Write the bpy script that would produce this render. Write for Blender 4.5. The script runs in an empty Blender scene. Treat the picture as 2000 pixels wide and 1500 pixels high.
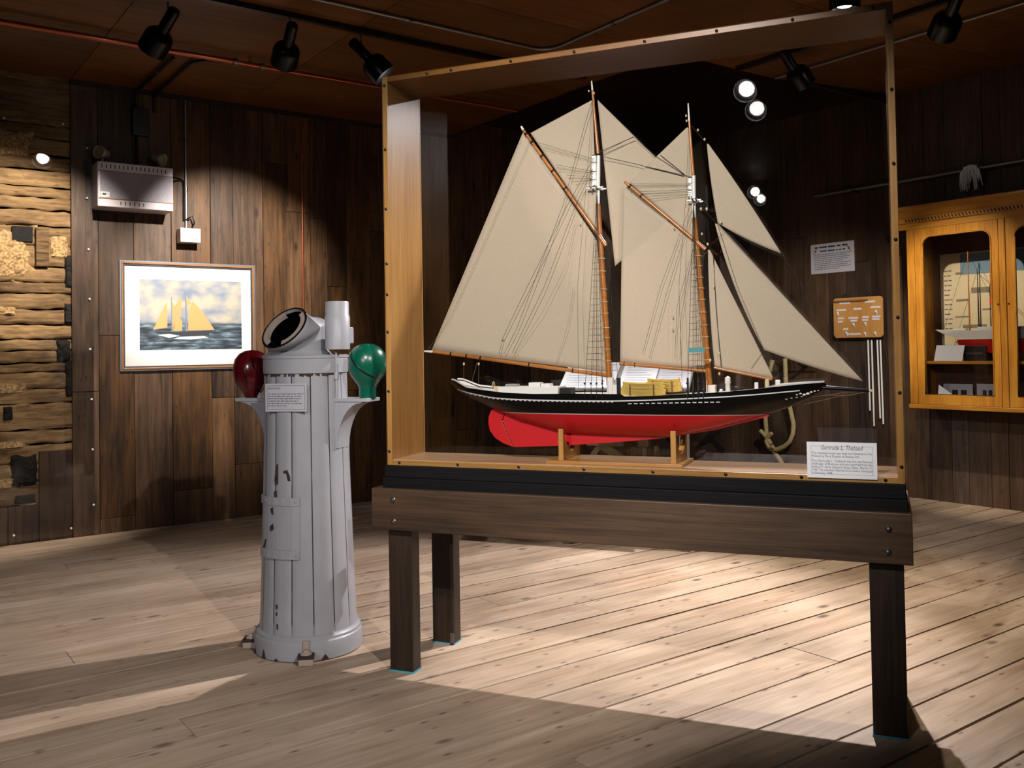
import bpy, math, random
from mathutils import Vector, Matrix
random.seed(7)
PI = math.pi
COL = bpy.context.scene.collection
R_ = math.radians

# ------------------------------------------------------------------ survey
# camera station and lens as measured from the photograph (2000 x 1500)
FPX, CX, CY = 1785.57, 980.05, 645.0
RM = Matrix(((0.99986, 0.000365, -0.016718), (-0.016719, 0.021834, -0.999622), (0.0, 0.999762, 0.021837)))
CAM = Vector((0, 0, 1.25))
TW, TC = 0.62349, -0.39305          # heading of the left wall, heading of the display case
COR = Vector((1.668, 9.739, 0))     # room corner
CAS = Vector((-0.4604, 3.6159, 0))  # front left leg of the display table
CEIL = 3.2


def ray(px, py):
    return RM.transposed() @ Vector(((px - CX) / FPX, (py - CY) / FPX, 1))


def fl(px, py, z=0.0):
    d = ray(px, py)
    return CAM + d * ((z - CAM.z) / d.z)


def vp(px, py, p0, th):
    d = ray(px, py)
    n = Vector((-math.sin(th), math.cos(th), 0))
    return CAM + d * (n.dot(Vector(p0) - CAM) / n.dot(d))


def loc(p, o, th):
    v = p - o
    return Vector((v.x * math.cos(th) + v.y * math.sin(th), -v.x * math.sin(th) + v.y * math.cos(th), v.z))


def wor(p, o, th):
    return Vector((o.x + p[0] * math.cos(th) - p[1] * math.sin(th), o.y + p[0] * math.sin(th) + p[1] * math.cos(th), p[2]))


def cs(px, py, y):          # point on the case plane y (case frame)
    return loc(vp(px, py, CAS + Vector((-math.sin(TC), math.cos(TC), 0)) * y, TC), CAS, TC)


def wl(px, py, off=0.0):    # point a distance off in front of the left wall (wall frame)
    return loc(vp(px, py, COR + Vector((math.sin(TW), -math.cos(TW), 0)) * off, TW), COR, TW)


def wr(px, py, off=0.0):    # same for the right wall (wall frame, x = -off)
    return loc(vp(px, py, COR - Vector((math.cos(TW), math.sin(TW), 0)) * off, TW + PI / 2), COR, TW)


def wlw(x, y, z):
    return wor((x, y, z), COR, TW)


def csw(x, y, z):
    return wor((x, y, z), CAS, TC)


# ------------------------------------------------------------------ mesh builder
class MB:
    def __init__(self):
        self.v = []; self.f = []; self.mi = []; self.m = 0

    def add(self, vs, fs):
        b = len(self.v)
        self.v += [tuple(p) for p in vs]
        for q in fs:
            self.f.append(tuple(i + b for i in q)); self.mi.append(self.m)
        return self

    def box(self, x0, x1, y0, y1, z0, z1):
        vs = [(x, y, z) for z in (z0, z1) for y in (y0, y1) for x in (x0, x1)]
        return self.add(vs, [(0, 2, 3, 1), (4, 5, 7, 6), (0, 1, 5, 4), (2, 6, 7, 3), (0, 4, 6, 2), (1, 3, 7, 5)])

    def obox(self, c, a, b, h):
        c, a, b, h = Vector(c), Vector(a), Vector(b), Vector(h)
        vs = [c + a * i + b * j + h * k for k in (-1, 1) for j in (-1, 1) for i in (-1, 1)]
        return self.add(vs, [(0, 2, 3, 1), (4, 5, 7, 6), (0, 1, 5, 4), (2, 6, 7, 3), (0, 4, 6, 2), (1, 3, 7, 5)])

    def bar(self, p0, p1, w, h, up=(0, 0, 1)):
        p0, p1 = Vector(p0), Vector(p1)
        d = (p1 - p0); L = d.length; d.normalize()
        s = d.cross(Vector(up))
        if s.length < 1e-5: s = d.cross(Vector((1, 0, 0)))
        s.normalize(); u = s.cross(d)
        return self.obox((p0 + p1) / 2, d * L / 2, s * w / 2, u * h / 2)

    def ringframe(self, d):
        d = Vector(d).normalized()
        a = Vector((0, 0, 1)) if abs(d.z) < 0.9 else Vector((1, 0, 0))
        u = d.cross(a).normalized()
        return u, d.cross(u).normalized()

    def tube(self, path, r, n=8, caps=True, closed=False):
        path = [Vector(p) for p in path]
        m = len(path)
        rs = r if isinstance(r, (list, tuple)) else [r] * m
        vs = []; fs = []; u = None
        for i, p in enumerate(path):
            if closed:
                d = path[(i + 1) % m] - path[i - 1]
            else:
                d = path[min(i + 1, m - 1)] - path[max(i - 1, 0)]
            d.normalize()
            if u is None:
                u, w = self.ringframe(d)
            else:
                u = (u - d * u.dot(d)).normalized(); w = d.cross(u)
            for k in range(n):
                a = 2 * PI * k / n
                vs.append(p + (u * math.cos(a) + w * math.sin(a)) * rs[i])
        M = m if closed else m - 1
        for i in range(M):
            j = (i + 1) % m
            for k in range(n):
                fs.append((i * n + k, i * n + (k + 1) % n, j * n + (k + 1) % n, j * n + k))
        if caps and not closed:
            fs.append(tuple(range(n - 1, -1, -1))); fs.append(tuple(range((m - 1) * n, m * n)))
        return self.add(vs, fs)

    def cyl(self, p0, p1, r0, r1=None, n=16):
        return self.tube([p0, p1], [r0, r0 if r1 is None else r1], n)

    def lathe(self, prof, c=(0, 0, 0), d=(0, 0, 1), n=32, sx=1.0, sy=1.0, caps=True):
        c = Vector(c); d = Vector(d).normalized()
        if abs(d.z) > 0.999:
            u, w = Vector((1, 0, 0)), Vector((0, 1, 0)) * (1 if d.z > 0 else -1)
        else:
            u, w = self.ringframe(d)
        vs = []; fs = []
        for (r, z) in prof:
            for k in range(n):
                a = 2 * PI * k / n
                vs.append(c + d * z + u * (r * sx * math.cos(a)) + w * (r * sy * math.sin(a)))
        for i in range(len(prof) - 1):
            for k in range(n):
                fs.append((i * n + k, i * n + (k + 1) % n, (i + 1) * n + (k + 1) % n, (i + 1) * n + k))
        if caps:
            if prof[0][0] > 1e-6: fs.append(tuple(range(n - 1, -1, -1)))
            if prof[-1][0] > 1e-6: fs.append(tuple(range((len(prof) - 1) * n, len(prof) * n)))
        return self.add(vs, fs)

    def prism(self, pts, off):
        pts = [Vector(p) for p in pts]; off = Vector(off); n = len(pts)
        vs = pts + [p + off for p in pts]
        fs = [tuple(range(n)), tuple(range(2 * n - 1, n - 1, -1))]
        fs += [(i, i + n, (i + 1) % n + n, (i + 1) % n) for i in range(n)]
        return self.add(vs, fs)

    def grid(self, rows, closed_u=False):
        nr, nc = len(rows), len(rows[0])
        vs = [p for r in rows for p in r]; fs = []
        for i in range(nr - 1):
            for j in range(nc if closed_u else nc - 1):
                k = (j + 1) % nc
                fs.append((i * nc + j, i * nc + k, (i + 1) * nc + k, (i + 1) * nc + j))
        return self.add(vs, fs)

    def ball(self, c, r, n=12, m=8, sc=(1, 1, 1)):
        c = Vector(c); rows = []
        for i in range(m + 1):
            t = PI * i / m
            rr = max(math.sin(t), 1e-4)
            rows.append([c + Vector((rr * math.cos(2 * PI * k / n) * sc[0], rr * math.sin(2 * PI * k / n) * sc[1], -math.cos(t) * sc[2])) * r for k in range(n)])
        return self.grid(rows, True)

    def build(self, name, mat, parent=None, smooth=None, bevel=0.0, solid=0.0, segs=2, recalc=True):
        me = bpy.data.meshes.new(name)
        me.from_pydata(self.v, [], self.f)
        mats = mat if isinstance(mat, (list, tuple)) else [mat]
        for m in mats: me.materials.append(m)
        if len(mats) > 1:
            me.polygons.foreach_set('material_index', self.mi)
        if recalc:
            import bmesh
            bm = bmesh.new(); bm.from_mesh(me)
            bmesh.ops.recalc_face_normals(bm, faces=bm.faces[:])
            bm.to_mesh(me); bm.free()
        if smooth is not None:
            for p in me.polygons: p.use_smooth = True
            me.set_sharp_from_angle(angle=R_(smooth))
        me.update()
        o = bpy.data.objects.new(name, me); COL.objects.link(o)
        if parent is not None: o.parent = parent
        if solid:
            s = o.modifiers.new('thick', 'SOLIDIFY'); s.thickness = solid; s.offset = 0
        if bevel:
            b = o.modifiers.new('edge', 'BEVEL'); b.width = bevel; b.segments = segs; b.limit_method = 'ANGLE'; b.angle_limit = R_(40)
        return o


def tag(o, label=None, cat=None, group=None, kind=None):
    if label: o['label'] = label
    if cat: o['category'] = cat
    if group: o['group'] = group
    if kind: o['kind'] = kind
    return o


def thing(name, label, cat, at=(0, 0, 0), rz=0.0, group=None):
    o = bpy.data.objects.new(name, None); COL.objects.link(o)
    o.empty_display_size = 0.1
    o.location = at; o.rotation_euler = (0, 0, rz)
    return tag(o, label, cat, group)


def place(o, at, rz):
    o.location = at; o.rotation_euler = (0, 0, rz); return o


def copy_thing(o, parent=None):
    c = o.copy(); COL.objects.link(c)
    if parent is not None: c.parent = parent
    for ch in [q for q in bpy.data.objects if q.parent == o]:
        copy_thing(ch, c)
    return c


# ------------------------------------------------------------------ materials
def lin(c):
    return tuple(((x / 12.92) if x <= 0.04045 else ((x + 0.055) / 1.055) ** 2.4) for x in c)


def col(*c):
    if max(c) > 1.0: c = tuple(x / 255 for x in c)
    return lin(c) + (1,)


def newmat(name):
    m = bpy.data.materials.new(name); m.use_nodes = True
    nt = m.node_tree; b = nt.nodes['Principled BSDF']
    return m, nt, b


def plain(name, c, rough=0.6, metal=0.0, spec=0.5, noise=0.0, nscale=20.0, bump=0.0, coat=0.0):
    m, nt, b = newmat(name)
    b.inputs['Base Color'].default_value = c
    b.inputs['Roughness'].default_value = rough
    b.inputs['Metallic'].default_value = metal
    b.inputs['Specular IOR Level'].default_value = spec
    b.inputs['Coat Weight'].default_value = coat
    if noise or bump:
        tc = nt.nodes.new('ShaderNodeTexCoord')
        n = nt.nodes.new('ShaderNodeTexNoise'); n.inputs['Scale'].default_value = nscale; n.inputs['Detail'].default_value = 6
        nt.links.new(tc.outputs['Object'], n.inputs['Vector'])
        if noise:
            r = nt.nodes.new('ShaderNodeMapRange')
            r.inputs['To Min'].default_value = 1 - noise; r.inputs['To Max'].default_value = 1 + noise
            r.inputs['From Min'].default_value = 0.3; r.inputs['From Max'].default_value = 0.7
            mx = nt.nodes.new('ShaderNodeVectorMath'); mx.operation = 'SCALE'
            mx.inputs[0].default_value = c[:3]
            nt.links.new(n.outputs['Fac'], r.inputs['Value']); nt.links.new(r.outputs['Result'], mx.inputs['Scale'])
            nt.links.new(mx.outputs['Vector'], b.inputs['Base Color'])
        if bump:
            bp = nt.nodes.new('ShaderNodeBump'); bp.inputs['Strength'].default_value = bump; bp.inputs['Distance'].default_value = 0.01
            nt.links.new(n.outputs['Fac'], bp.inputs['Height']); nt.links.new(bp.outputs['Normal'], b.inputs['Normal'])
    return m


def wood(name, c1, c2, axis='z', scale=1.0, rough=0.55, var=0.25, spots=0.0, spotcol=(0.02, 0.012, 0.008, 1), bump=0.25, coat=0.0, spec=0.4, stain=0.0, hue=0.0, grain=(40, 3)):
    """sawn boards: grain drawn out along one axis, each loose board a little lighter or darker"""
    m, nt, b = newmat(name)
    N = nt.nodes.new; L = nt.links.new
    tc = N('ShaderNodeTexCoord'); geo = N('ShaderNodeNewGeometry')
    off = N('ShaderNodeVectorMath'); off.operation = 'SCALE'; off.inputs[0].default_value = (37.0, 53.0, 71.0)
    L(geo.outputs['Random Per Island'], off.inputs['Scale'])
    ad = N('ShaderNodeVectorMath'); ad.operation = 'ADD'
    L(tc.outputs['Object'], ad.inputs[0]); L(off.outputs['Vector'], ad.inputs[1])
    mp = N('ShaderNodeMapping')
    g = grain[0] * scale; l = grain[1] * scale
    mp.inputs['Scale'].default_value = {'x': (l, g, g), 'y': (g, l, g), 'z': (g, g, l)}[axis]
    L(ad.outputs['Vector'], mp.inputs['Vector'])
    n1 = N('ShaderNodeTexNoise'); n1.inputs['Scale'].default_value = 1.0; n1.inputs['Detail'].default_value = 7; n1.inputs['Roughness'].default_value = 0.62; n1.inputs['Distortion'].default_value = 0.6
    L(mp.outputs['Vector'], n1.inputs['Vector'])
    mp2 = N('ShaderNodeMapping')
    mp2.inputs['Scale'].default_value = {'x': (1.2, 5, 5), 'y': (5, 1.2, 5), 'z': (5, 5, 1.2)}[axis]
    L(ad.outputs['Vector'], mp2.inputs['Vector'])
    n2 = N('ShaderNodeTexNoise'); n2.inputs['Scale'].default_value = scale; n2.inputs['Detail'].default_value = 3
    L(mp2.outputs['Vector'], n2.inputs['Vector'])
    mixf = N('ShaderNodeMath'); mixf.operation = 'MULTIPLY_ADD'; mixf.inputs[1].default_value = 0.55
    L(n1.outputs['Fac'], mixf.inputs[0])
    m2 = N('ShaderNodeMath'); m2.operation = 'MULTIPLY'; m2.inputs[1].default_value = 0.45
    L(n2.outputs['Fac'], m2.inputs[0]); L(m2.outputs[0], mixf.inputs[2])
    rp = N('ShaderNodeValToRGB'); rp.color_ramp.elements[0].position = 0.36; rp.color_ramp.elements[1].position = 0.64
    rp.color_ramp.elements[0].color = c1; rp.color_ramp.elements[1].color = c2
    L(mixf.outputs[0], rp.inputs['Fac'])
    mr = N('ShaderNodeMapRange'); mr.inputs['To Min'].default_value = 1 - var; mr.inputs['To Max'].default_value = 1 + var
    L(geo.outputs['Random Per Island'], mr.inputs['Value'])
    sc = N('ShaderNodeVectorMath'); sc.operation = 'SCALE'
    L(rp.outputs['Color'], sc.inputs[0]); L(mr.outputs['Result'], sc.inputs['Scale'])
    out = sc.outputs['Vector']
    if hue:
        hs = N('ShaderNodeHueSaturation'); mh = N('ShaderNodeMapRange')
        mh.inputs['To Min'].default_value = 1 - hue; mh.inputs['To Max'].default_value = 1 + hue
        fr = N('ShaderNodeMath'); fr.operation = 'FRACT'; ml = N('ShaderNodeMath'); ml.operation = 'MULTIPLY'; ml.inputs[1].default_value = 17.3
        L(geo.outputs['Random Per Island'], ml.inputs[0]); L(ml.outputs[0], fr.inputs[0]); L(fr.outputs[0], mh.inputs['Value'])
        L(mh.outputs['Result'], hs.inputs['Saturation']); L(out, hs.inputs['Color']); out = hs.outputs['Color']
    if spots:
        for (sl, sg, ra, rb_, thr, k_) in ((3.0, 6.5, .05, .15, .35, 1.0), (9.0, 26.0, .07, .22, .6, .85)):
            mp3 = N('ShaderNodeMapping')
            mp3.inputs['Scale'].default_value = {'x': (sl, sg, sg), 'y': (sg, sl, sg), 'z': (sg, sg, sl)}[axis]
            L(ad.outputs['Vector'], mp3.inputs['Vector'])
            vo = N('ShaderNodeTexVoronoi'); vo.inputs['Scale'].default_value = 1.0
            L(mp3.outputs['Vector'], vo.inputs['Vector'])
            r3 = N('ShaderNodeMapRange'); r3.inputs['From Min'].default_value = rb_; r3.inputs['From Max'].default_value = ra
            r3.inputs['To Min'].default_value = 0; r3.inputs['To Max'].default_value = spots * k_
            L(vo.outputs['Distance'], r3.inputs['Value'])
            sp3 = N('ShaderNodeSeparateColor'); L(vo.outputs['Color'], sp3.inputs[0])
            gt = N('ShaderNodeMath'); gt.operation = 'GREATER_THAN'; gt.inputs[1].default_value = thr; L(sp3.outputs[0], gt.inputs[0])
            mu = N('ShaderNodeMath'); mu.operation = 'MULTIPLY'; L(r3.outputs[0], mu.inputs[0]); L(gt.outputs[0], mu.inputs[1])
            mx = N('ShaderNodeMix'); mx.data_type = 'RGBA'; mx.inputs['B'].default_value = spotcol
            L(mu.outputs[0], mx.inputs['Factor']); L(out, mx.inputs['A']); out = mx.outputs['Result']
    if stain:
        n4 = N('ShaderNodeTexNoise'); n4.inputs['Scale'].default_value = 2.2; n4.inputs['Detail'].default_value = 5
        L(tc.outputs['Object'], n4.inputs['Vector'])
        r4 = N('ShaderNodeMapRange'); r4.inputs['From Min'].default_value = 0.4; r4.inputs['From Max'].default_value = 0.7
        r4.inputs['To Min'].default_value = 1.0; r4.inputs['To Max'].default_value = 1 - stain
        L(n4.outputs['Fac'], r4.inputs['Value'])
        s4 = N('ShaderNodeVectorMath'); s4.operation = 'SCALE'
        L(out, s4.inputs[0]); L(r4.outputs['Result'], s4.inputs['Scale']); out = s4.outputs['Vector']
    L(out, b.inputs['Base Color'])
    b.inputs['Roughness'].default_value = rough
    b.inputs['Specular IOR Level'].default_value = spec
    b.inputs['Coat Weight'].default_value = coat
    b.inputs['Coat Roughness'].default_value = 0.15
    if bump:
        bp = N('ShaderNodeBump'); bp.inputs['Strength'].default_value = bump; bp.inputs['Distance'].default_value = 0.004
        L(n1.outputs['Fac'], bp.inputs['Height']); L(bp.outputs['Normal'], b.inputs['Normal'])
    return m


def glassmat(name, refl=1.0, rough=0.0, tint=(1, 1, 1, 1)):
    m, nt, b = newmat(name)
    nt.nodes.remove(b)
    N = nt.nodes.new; L = nt.links.new
    out = nt.nodes['Material Output']
    t = N('ShaderNodeBsdfTransparent'); t.inputs['Color'].default_value = tint
    g = N('ShaderNodeBsdfGlossy'); g.inputs['Roughness'].default_value = rough
    f = N('ShaderNodeFresnel'); f.inputs['IOR'].default_value = 1.45
    k = N('ShaderNodeMath'); k.operation = 'MULTIPLY'; k.inputs[1].default_value = refl
    mx = N('ShaderNodeMixShader')
    L(f.outputs[0], k.inputs[0]); L(k.outputs[0], mx.inputs[0]); L(t.outputs[0], mx.inputs[1]); L(g.outputs[0], mx.inputs[2])
    L(mx.outputs[0], out.inputs['Surface'])
    return m


def glow(name, c, s):
    m, nt, b = newmat(name)
    b.inputs['Base Color'].default_value = c
    b.inputs['Emission Color'].default_value = c
    b.inputs['Emission Strength'].default_value = s
    return m


def clothmat(name, c, trans=0.3):
    m, nt, b = newmat(name)
    N = nt.nodes.new; L = nt.links.new
    nt.nodes.remove(b); out = nt.nodes['Material Output']
    tc = N('ShaderNodeTexCoord'); n = N('ShaderNodeTexNoise'); n.inputs['Scale'].default_value = 420; n.inputs['Detail'].default_value = 2
    L(tc.outputs['Object'], n.inputs['Vector'])
    r = N('ShaderNodeMapRange'); r.inputs['From Min'].default_value = 0.3; r.inputs['From Max'].default_value = 0.7
    r.inputs['To Min'].default_value = 0.9; r.inputs['To Max'].default_value = 1.06
    L(n.outputs['Fac'], r.inputs['Value'])
    s = N('ShaderNodeVectorMath'); s.operation = 'SCALE'; s.inputs[0].default_value = c[:3]; L(r.outputs['Result'], s.inputs['Scale'])
    d = N('ShaderNodeBsdfDiffuse'); t = N('ShaderNodeBsdfTranslucent'); mx = N('ShaderNodeMixShader'); mx.inputs[0].default_value = trans
    L(s.outputs['Vector'], d.inputs['Color']); L(s.outputs['Vector'], t.inputs['Color'])
    L(d.outputs[0], mx.inputs[1]); L(t.outputs[0], mx.inputs[2]); L(mx.outputs[0], out.inputs['Surface'])
    return m


M = {}
M['floor'] = wood('floor_pine', col(168, 140, 115), col(215, 191, 168), 'x', 1.0, 0.5, 0.09, 0.85, col(84, 60, 46), 0.25, stain=0.22, grain=(30, 2))
M['under'] = plain('gap_shade', col(28, 20, 15), 0.9)  # shade inside the narrow gaps is put into this dark colour
M['plank'] = wood('wall_plank', col(38, 25, 16), col(108, 78, 52), 'z', 0.8, 0.5, 0.38, 0.75, col(22, 13, 9), 0.45, spec=0.35, stain=0.3, hue=0.15)
M['plank_r'] = wood('wall_plank_grey', col(42, 31, 24), col(92, 71, 55), 'z', 0.8, 0.6, 0.4, 0.6, col(24, 15, 11), 0.4, stain=0.3, hue=0.25)
M['ply'] = wood('ceiling_plywood', col(84, 49, 14), col(122, 75, 28), 'x', 0.5, 0.6, 0.1, 0.6, col(40, 20, 8), 0.1, stain=0.2)
M['soffit'] = wood('soffit_boards', col(34, 20, 15), col(52, 32, 24), 'x', 0.6, 0.6, 0.2)
M['log'] = wood('weathered_log', col(96, 68, 42), col(206, 168, 118), 'x', 0.8, 0.8, 0.25, 0.6, col(40, 28, 18), 0.9, stain=0.4, grain=(55, 5))
M['chink'] = plain('straw_chinking', col(205, 168, 118), 0.95, noise=0.55, nscale=60, bump=1.0)
M['dark'] = plain('dark_patch', col(30, 27, 25), 0.85, noise=0.4, nscale=25, bump=0.5)  # mottled near-black for the dark areas of the log wall
M['black'] = plain('black_paint', col(14, 14, 15), 0.4)
M['blackgl'] = plain('black_gloss', col(7, 7, 8), 0.28, spec=0.3)
M['void'] = plain('void_black', col(4, 4, 4), 0.95, spec=0.0)
M['oak'] = wood('oak_veneer', col(176, 122, 62), col(216, 164, 94), 'z', 1.6, 0.3, 0.04, bump=0.06, spec=0.5, coat=0.25, grain=(60, 1.5))
M['oakx'] = wood('oak_veneer_length', col(176, 122, 62), col(216, 164, 94), 'x', 1.6, 0.32, 0.04, bump=0.06, spec=0.5, coat=0.2, grain=(60, 1.5))
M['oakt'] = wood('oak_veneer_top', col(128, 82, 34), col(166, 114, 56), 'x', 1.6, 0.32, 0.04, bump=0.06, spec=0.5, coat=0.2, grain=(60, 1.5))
M['oakb'] = wood('beech_board', col(186, 144, 106), col(216, 178, 140), 'x', 1.6, 0.35, 0.04, bump=0.05, coat=0.1, grain=(60, 1.5))
M['table'] = wood('stained_table', col(48, 34, 24), col(90, 67, 48), 'x', 1.0, 0.5, 0.06, 0.0, bump=0.25, grain=(60, 2.2), stain=0.25)
M['leg'] = wood('stained_leg', col(30, 22, 17), col(66, 48, 36), 'z', 1.0, 0.5, 0.06, 0.0, bump=0.25, grain=(60, 2.2), stain=0.3)
M['ebony'] = wood('black_stained_board', col(8, 8, 9), col(20, 19, 20), 'x', 1.0, 0.65, 0.1, bump=0.3, spec=0.15, grain=(60, 2.2))
M['steel'] = plain('bolt_steel', col(120, 116, 112), 0.35, 0.9)
M['screw'] = plain('dark_screw', col(60, 56, 58), 0.35, 0.9)
M['bright'] = plain('bright_screw', col(235, 235, 240), 0.3, 0.2)
M['blue'] = plain('blue_tape', col(70, 165, 190), 0.7)
M['glass'] = glassmat('case_glass', 0.85)
M['plexi'] = glassmat('plexiglass', 0.8)
M['cabglass'] = glassmat('cabinet_glass', 0.7)
M['paper'] = plain('paper', col(232, 232, 236), 0.75)
M['paper_g'] = plain('grey_paper', col(196, 194, 202), 0.75)
M['ink'] = plain('ink', col(88, 88, 110), 0.8)
M['inkd'] = plain('dark_ink', col(40, 38, 48), 0.8)
M['rule'] = plain('pale_rule', col(196, 198, 208), 0.8)
M['sail'] = clothmat('sailcloth', col(216, 200, 177), 0.3)
M['spar'] = wood('varnished_spar', col(150, 88, 34), col(190, 122, 56), 'x', 2.0, 0.3, 0.05, bump=0.0, coat=0.3)
M['white'] = plain('white_paint', col(235, 233, 228), 0.4)
M['rope'] = plain('rigging_thread', col(46, 38, 32), 0.8)
M['ropel'] = plain('light_thread', col(128, 112, 92), 0.8)
M['blk'] = plain('boxwood_block', col(214, 192, 150), 0.5)
M['deck'] = wood('deck_planks', col(176, 150, 112), col(206, 182, 142), 'x', 2.0, 0.5, 0.03, bump=0.0)
M['yellow'] = plain('dory_yellow', col(226, 192, 104), 0.5, noise=0.06)
M['red'] = plain('keel_red', col(206, 30, 36), 0.38)
M['grey'] = plain('binnacle_grey', col(166, 166, 173), 0.42, noise=0.05, nscale=9, bump=0.12, spec=0.5)
M['rust'] = plain('rust_chip', col(62, 44, 36), 0.9, noise=0.3, nscale=60)
M['putty'] = plain('old_putty', col(176, 158, 146), 0.8)
M['redball'] = plain('red_enamel', col(84, 8, 18), 0.22, noise=0.15, nscale=12, coat=0.3)
M['greenball'] = plain('green_enamel', col(4, 88, 68), 0.28, noise=0.12, nscale=12, coat=0.3)
M['copper'] = plain('copper_pipe', col(176, 96, 72), 0.28, 0.9)
M['conduit'] = plain('galvanised_conduit', col(150, 148, 146), 0.4, 0.8)
M['cream'] = plain('cream_plastic', col(176, 164, 140), 0.5)
M['casegrey'] = plain('lamp_case_grey', col(214, 206, 212), 0.4, noise=0.05)
M['grille'] = plain('grille_grey', col(150, 144, 154), 0.5, noise=0.25, nscale=240)
M['lampglass'] = plain('frosted_lens', col(160, 152, 136), 0.25)
M['mat'] = plain('mat_board', col(236, 236, 238), 0.7)
M['frame_b'] = wood('frame_bronze', col(120, 84, 52), col(150, 108, 70), 'x', 2.0, 0.35, 0.05, bump=0.0, coat=0.2)
M['frame_d'] = plain('frame_dark', col(64, 60, 62), 0.35)
M['cab'] = wood('cabinet_oak', col(158, 98, 26), col(206, 146, 54), 'z', 1.4, 0.32, 0.06, bump=0.12, coat=0.25, grain=(70, 3), stain=0.2)
M['cabx'] = wood('cabinet_oak_rail', col(158, 98, 26), col(206, 146, 54), 'y', 1.4, 0.32, 0.06, bump=0.12, coat=0.25, grain=(70, 3), stain=0.2)
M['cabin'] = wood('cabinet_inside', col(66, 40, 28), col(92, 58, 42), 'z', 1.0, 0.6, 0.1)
M['cork'] = wood('knot_board', col(196, 138, 72), col(216, 160, 92), 'z', 1.0, 0.45, 0.03, bump=0.05)
M['hemp'] = plain('hemp_rope', col(190, 172, 128), 0.9, noise=0.25, nscale=90, bump=0.6)
M['cotton'] = plain('white_cord', col(228, 226, 226), 0.8)
M['standgrey'] = plain('painted_grey_post', col(146, 146, 138), 0.5, noise=0.08)
M['pale'] = wood('pale_plank', col(150, 122, 84), col(184, 156, 112), 'z', 1.0, 0.6, 0.08)
M['iron'] = plain('old_iron', col(24, 21, 20), 0.85, 0.0, noise=0.3, bump=0.4)
M['bulb'] = glow('lamp_bulb', (1.0, 0.95, 0.9, 1), 25.0)
M['reflector'] = plain('lamp_reflector', col(200, 200, 205), 0.2, 0.9)
from mathutils import noise as mnoise

# ------------------------------------------------------------------ setting
XL, YN = -13.6, -10.2      # room extent in the wall frame (camera side)


def setting(o):
    o['kind'] = 'structure'; o.location = COR; o.rotation_euler = (0, 0, TW); return o


# floor boards run along the left wall
edges = [-4.523, -4.752, -4.966, -5.169, -5.367]
e = [-2.849 - 0.2093 * k for k in range(8)]
up = [-2.849 + 0.2035 * k for k in range(1, 15)]
lo = [-5.367 - 0.2 * k for k in range(1, 26)]
ys = sorted(up + e + edges + lo, reverse=True); ys[0] = 0.0
rnd = random.Random(3)
fb = MB()
joints = {}
for i in range(len(ys) - 1):
    y1, y0 = ys[i], ys[i + 1]
    x = XL - rnd.random() * 2.5
    while x < 0:
        x2 = min(0.0, x + rnd.uniform(3.6, 6.0))
        if x2 > -0.5: x2 = 0.0
        xa = max(x, XL)
        if x2 > XL:
            g = rnd.choice([0.0045, 0.006, 0.0085, 0.0105, 0.005])
            h = rnd.uniform(-0.0012, 0.0012)
            fb.box(xa + 0.001, x2 - 0.001, y0 + g, y1 - g * 0.4, -0.03, h)
        x = x2
setting(fb.build('floor', M['floor']))
setting(MB().box(XL - .1, 0.1, YN - .1, 0.1, -0.08, -0.018).build('floor_base', M['under']))

# left wall: vertical boards, then an opening that shows the old log wall
pxs = [140, 193, 262, 336, 413, 457, 516, 562, 609, 642, 679, 725]
ss = [wl(p, 700).x for p in pxs]
while ss[-1] < -0.25:
    ss.append(ss[-1] + rnd.uniform(0.15, 0.24))
ss[-1] = 0.0
cut = {0: [(165, 765)], 1: [(220, 655), (230, 1010)], 3: [(380, 955)], 4: [(440, 776)], 6: [(540, 320)], 7: [(585, 415)], 5: [(490, 905)], 8: [(630, 428)], 9: [(660, 560)]}
wb = MB()
for i in range(len(ss) - 1):
    zs = [0.0]
    if i in cut:
        zs += sorted(wl(*q).z for q in cut[i])
    elif i > 9:
        zs.append(rnd.uniform(0.4, 2.8))
    zs.append(3.34)
    for k in range(len(zs) - 1):
        d = rnd.uniform(-0.004, 0.004)
        wb.box(ss[i] + 0.002, ss[i + 1] - 0.0015, -0.006 + d, 0.016, zs[k] + 0.001, zs[k + 1] - 0.002)
LOGX = ss[0]
# boards below the log opening and on to the left, out of view
zb = wl(110, 880).z
x1, x2, x3 = wl(76, 960).x, wl(15, 960).x, -6.75
wb.box(x1 + .002, LOGX - .003, -.006, .016, 0.001, zb)
wb.box(x2 + .002, x1 - .002, -.004, .016, 0.001, wl(40, 988).z)
wb.box(x3, x2 - .002, -.006, .016, 0.001, wl(5, 992).z)
sx = -7.9
while sx > XL:
    wb.box(sx - .2, sx - .004, -.006, .016, 0.001, 3.34); sx -= .204
setting(wb.build('wall_left', M['plank'], bevel=0.0015, segs=1))
setting(MB().box(XL - .1, 0.1, 0.12, 0.2, -0.05, 3.6).build('wall_left_backing', M['void']))


def lump(x0, x1, z0, z1, y, amp, nx, nz, freq, seed, rag=0.0, fine=0.0):
    rows = []
    for j in range(nz + 1):
        row = []
        for i in range(nx + 1):
            x = x0 + (x1 - x0) * i / nx; z = z0 + (z1 - z0) * j / nz
            n = mnoise.noise(Vector((x * freq + seed, z * freq * 2.2, seed * 1.7)))
            n2 = mnoise.noise(Vector((x * freq * 5, z * freq * 7, seed)))
            ed = min(j / nz, 1 - j / nz) * 2
            bulge = min(1.0, ed * 3.2) ** .6
            zz = z
            if rag:
                zz += rag * mnoise.noise(Vector((x * 9, seed + j * 0.02, 4.0)))
            row.append(Vector((x, y - amp * bulge * (0.75 + 0.5 * n) - fine * n2, zz)))
        rows.append(row)
    return rows


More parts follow.
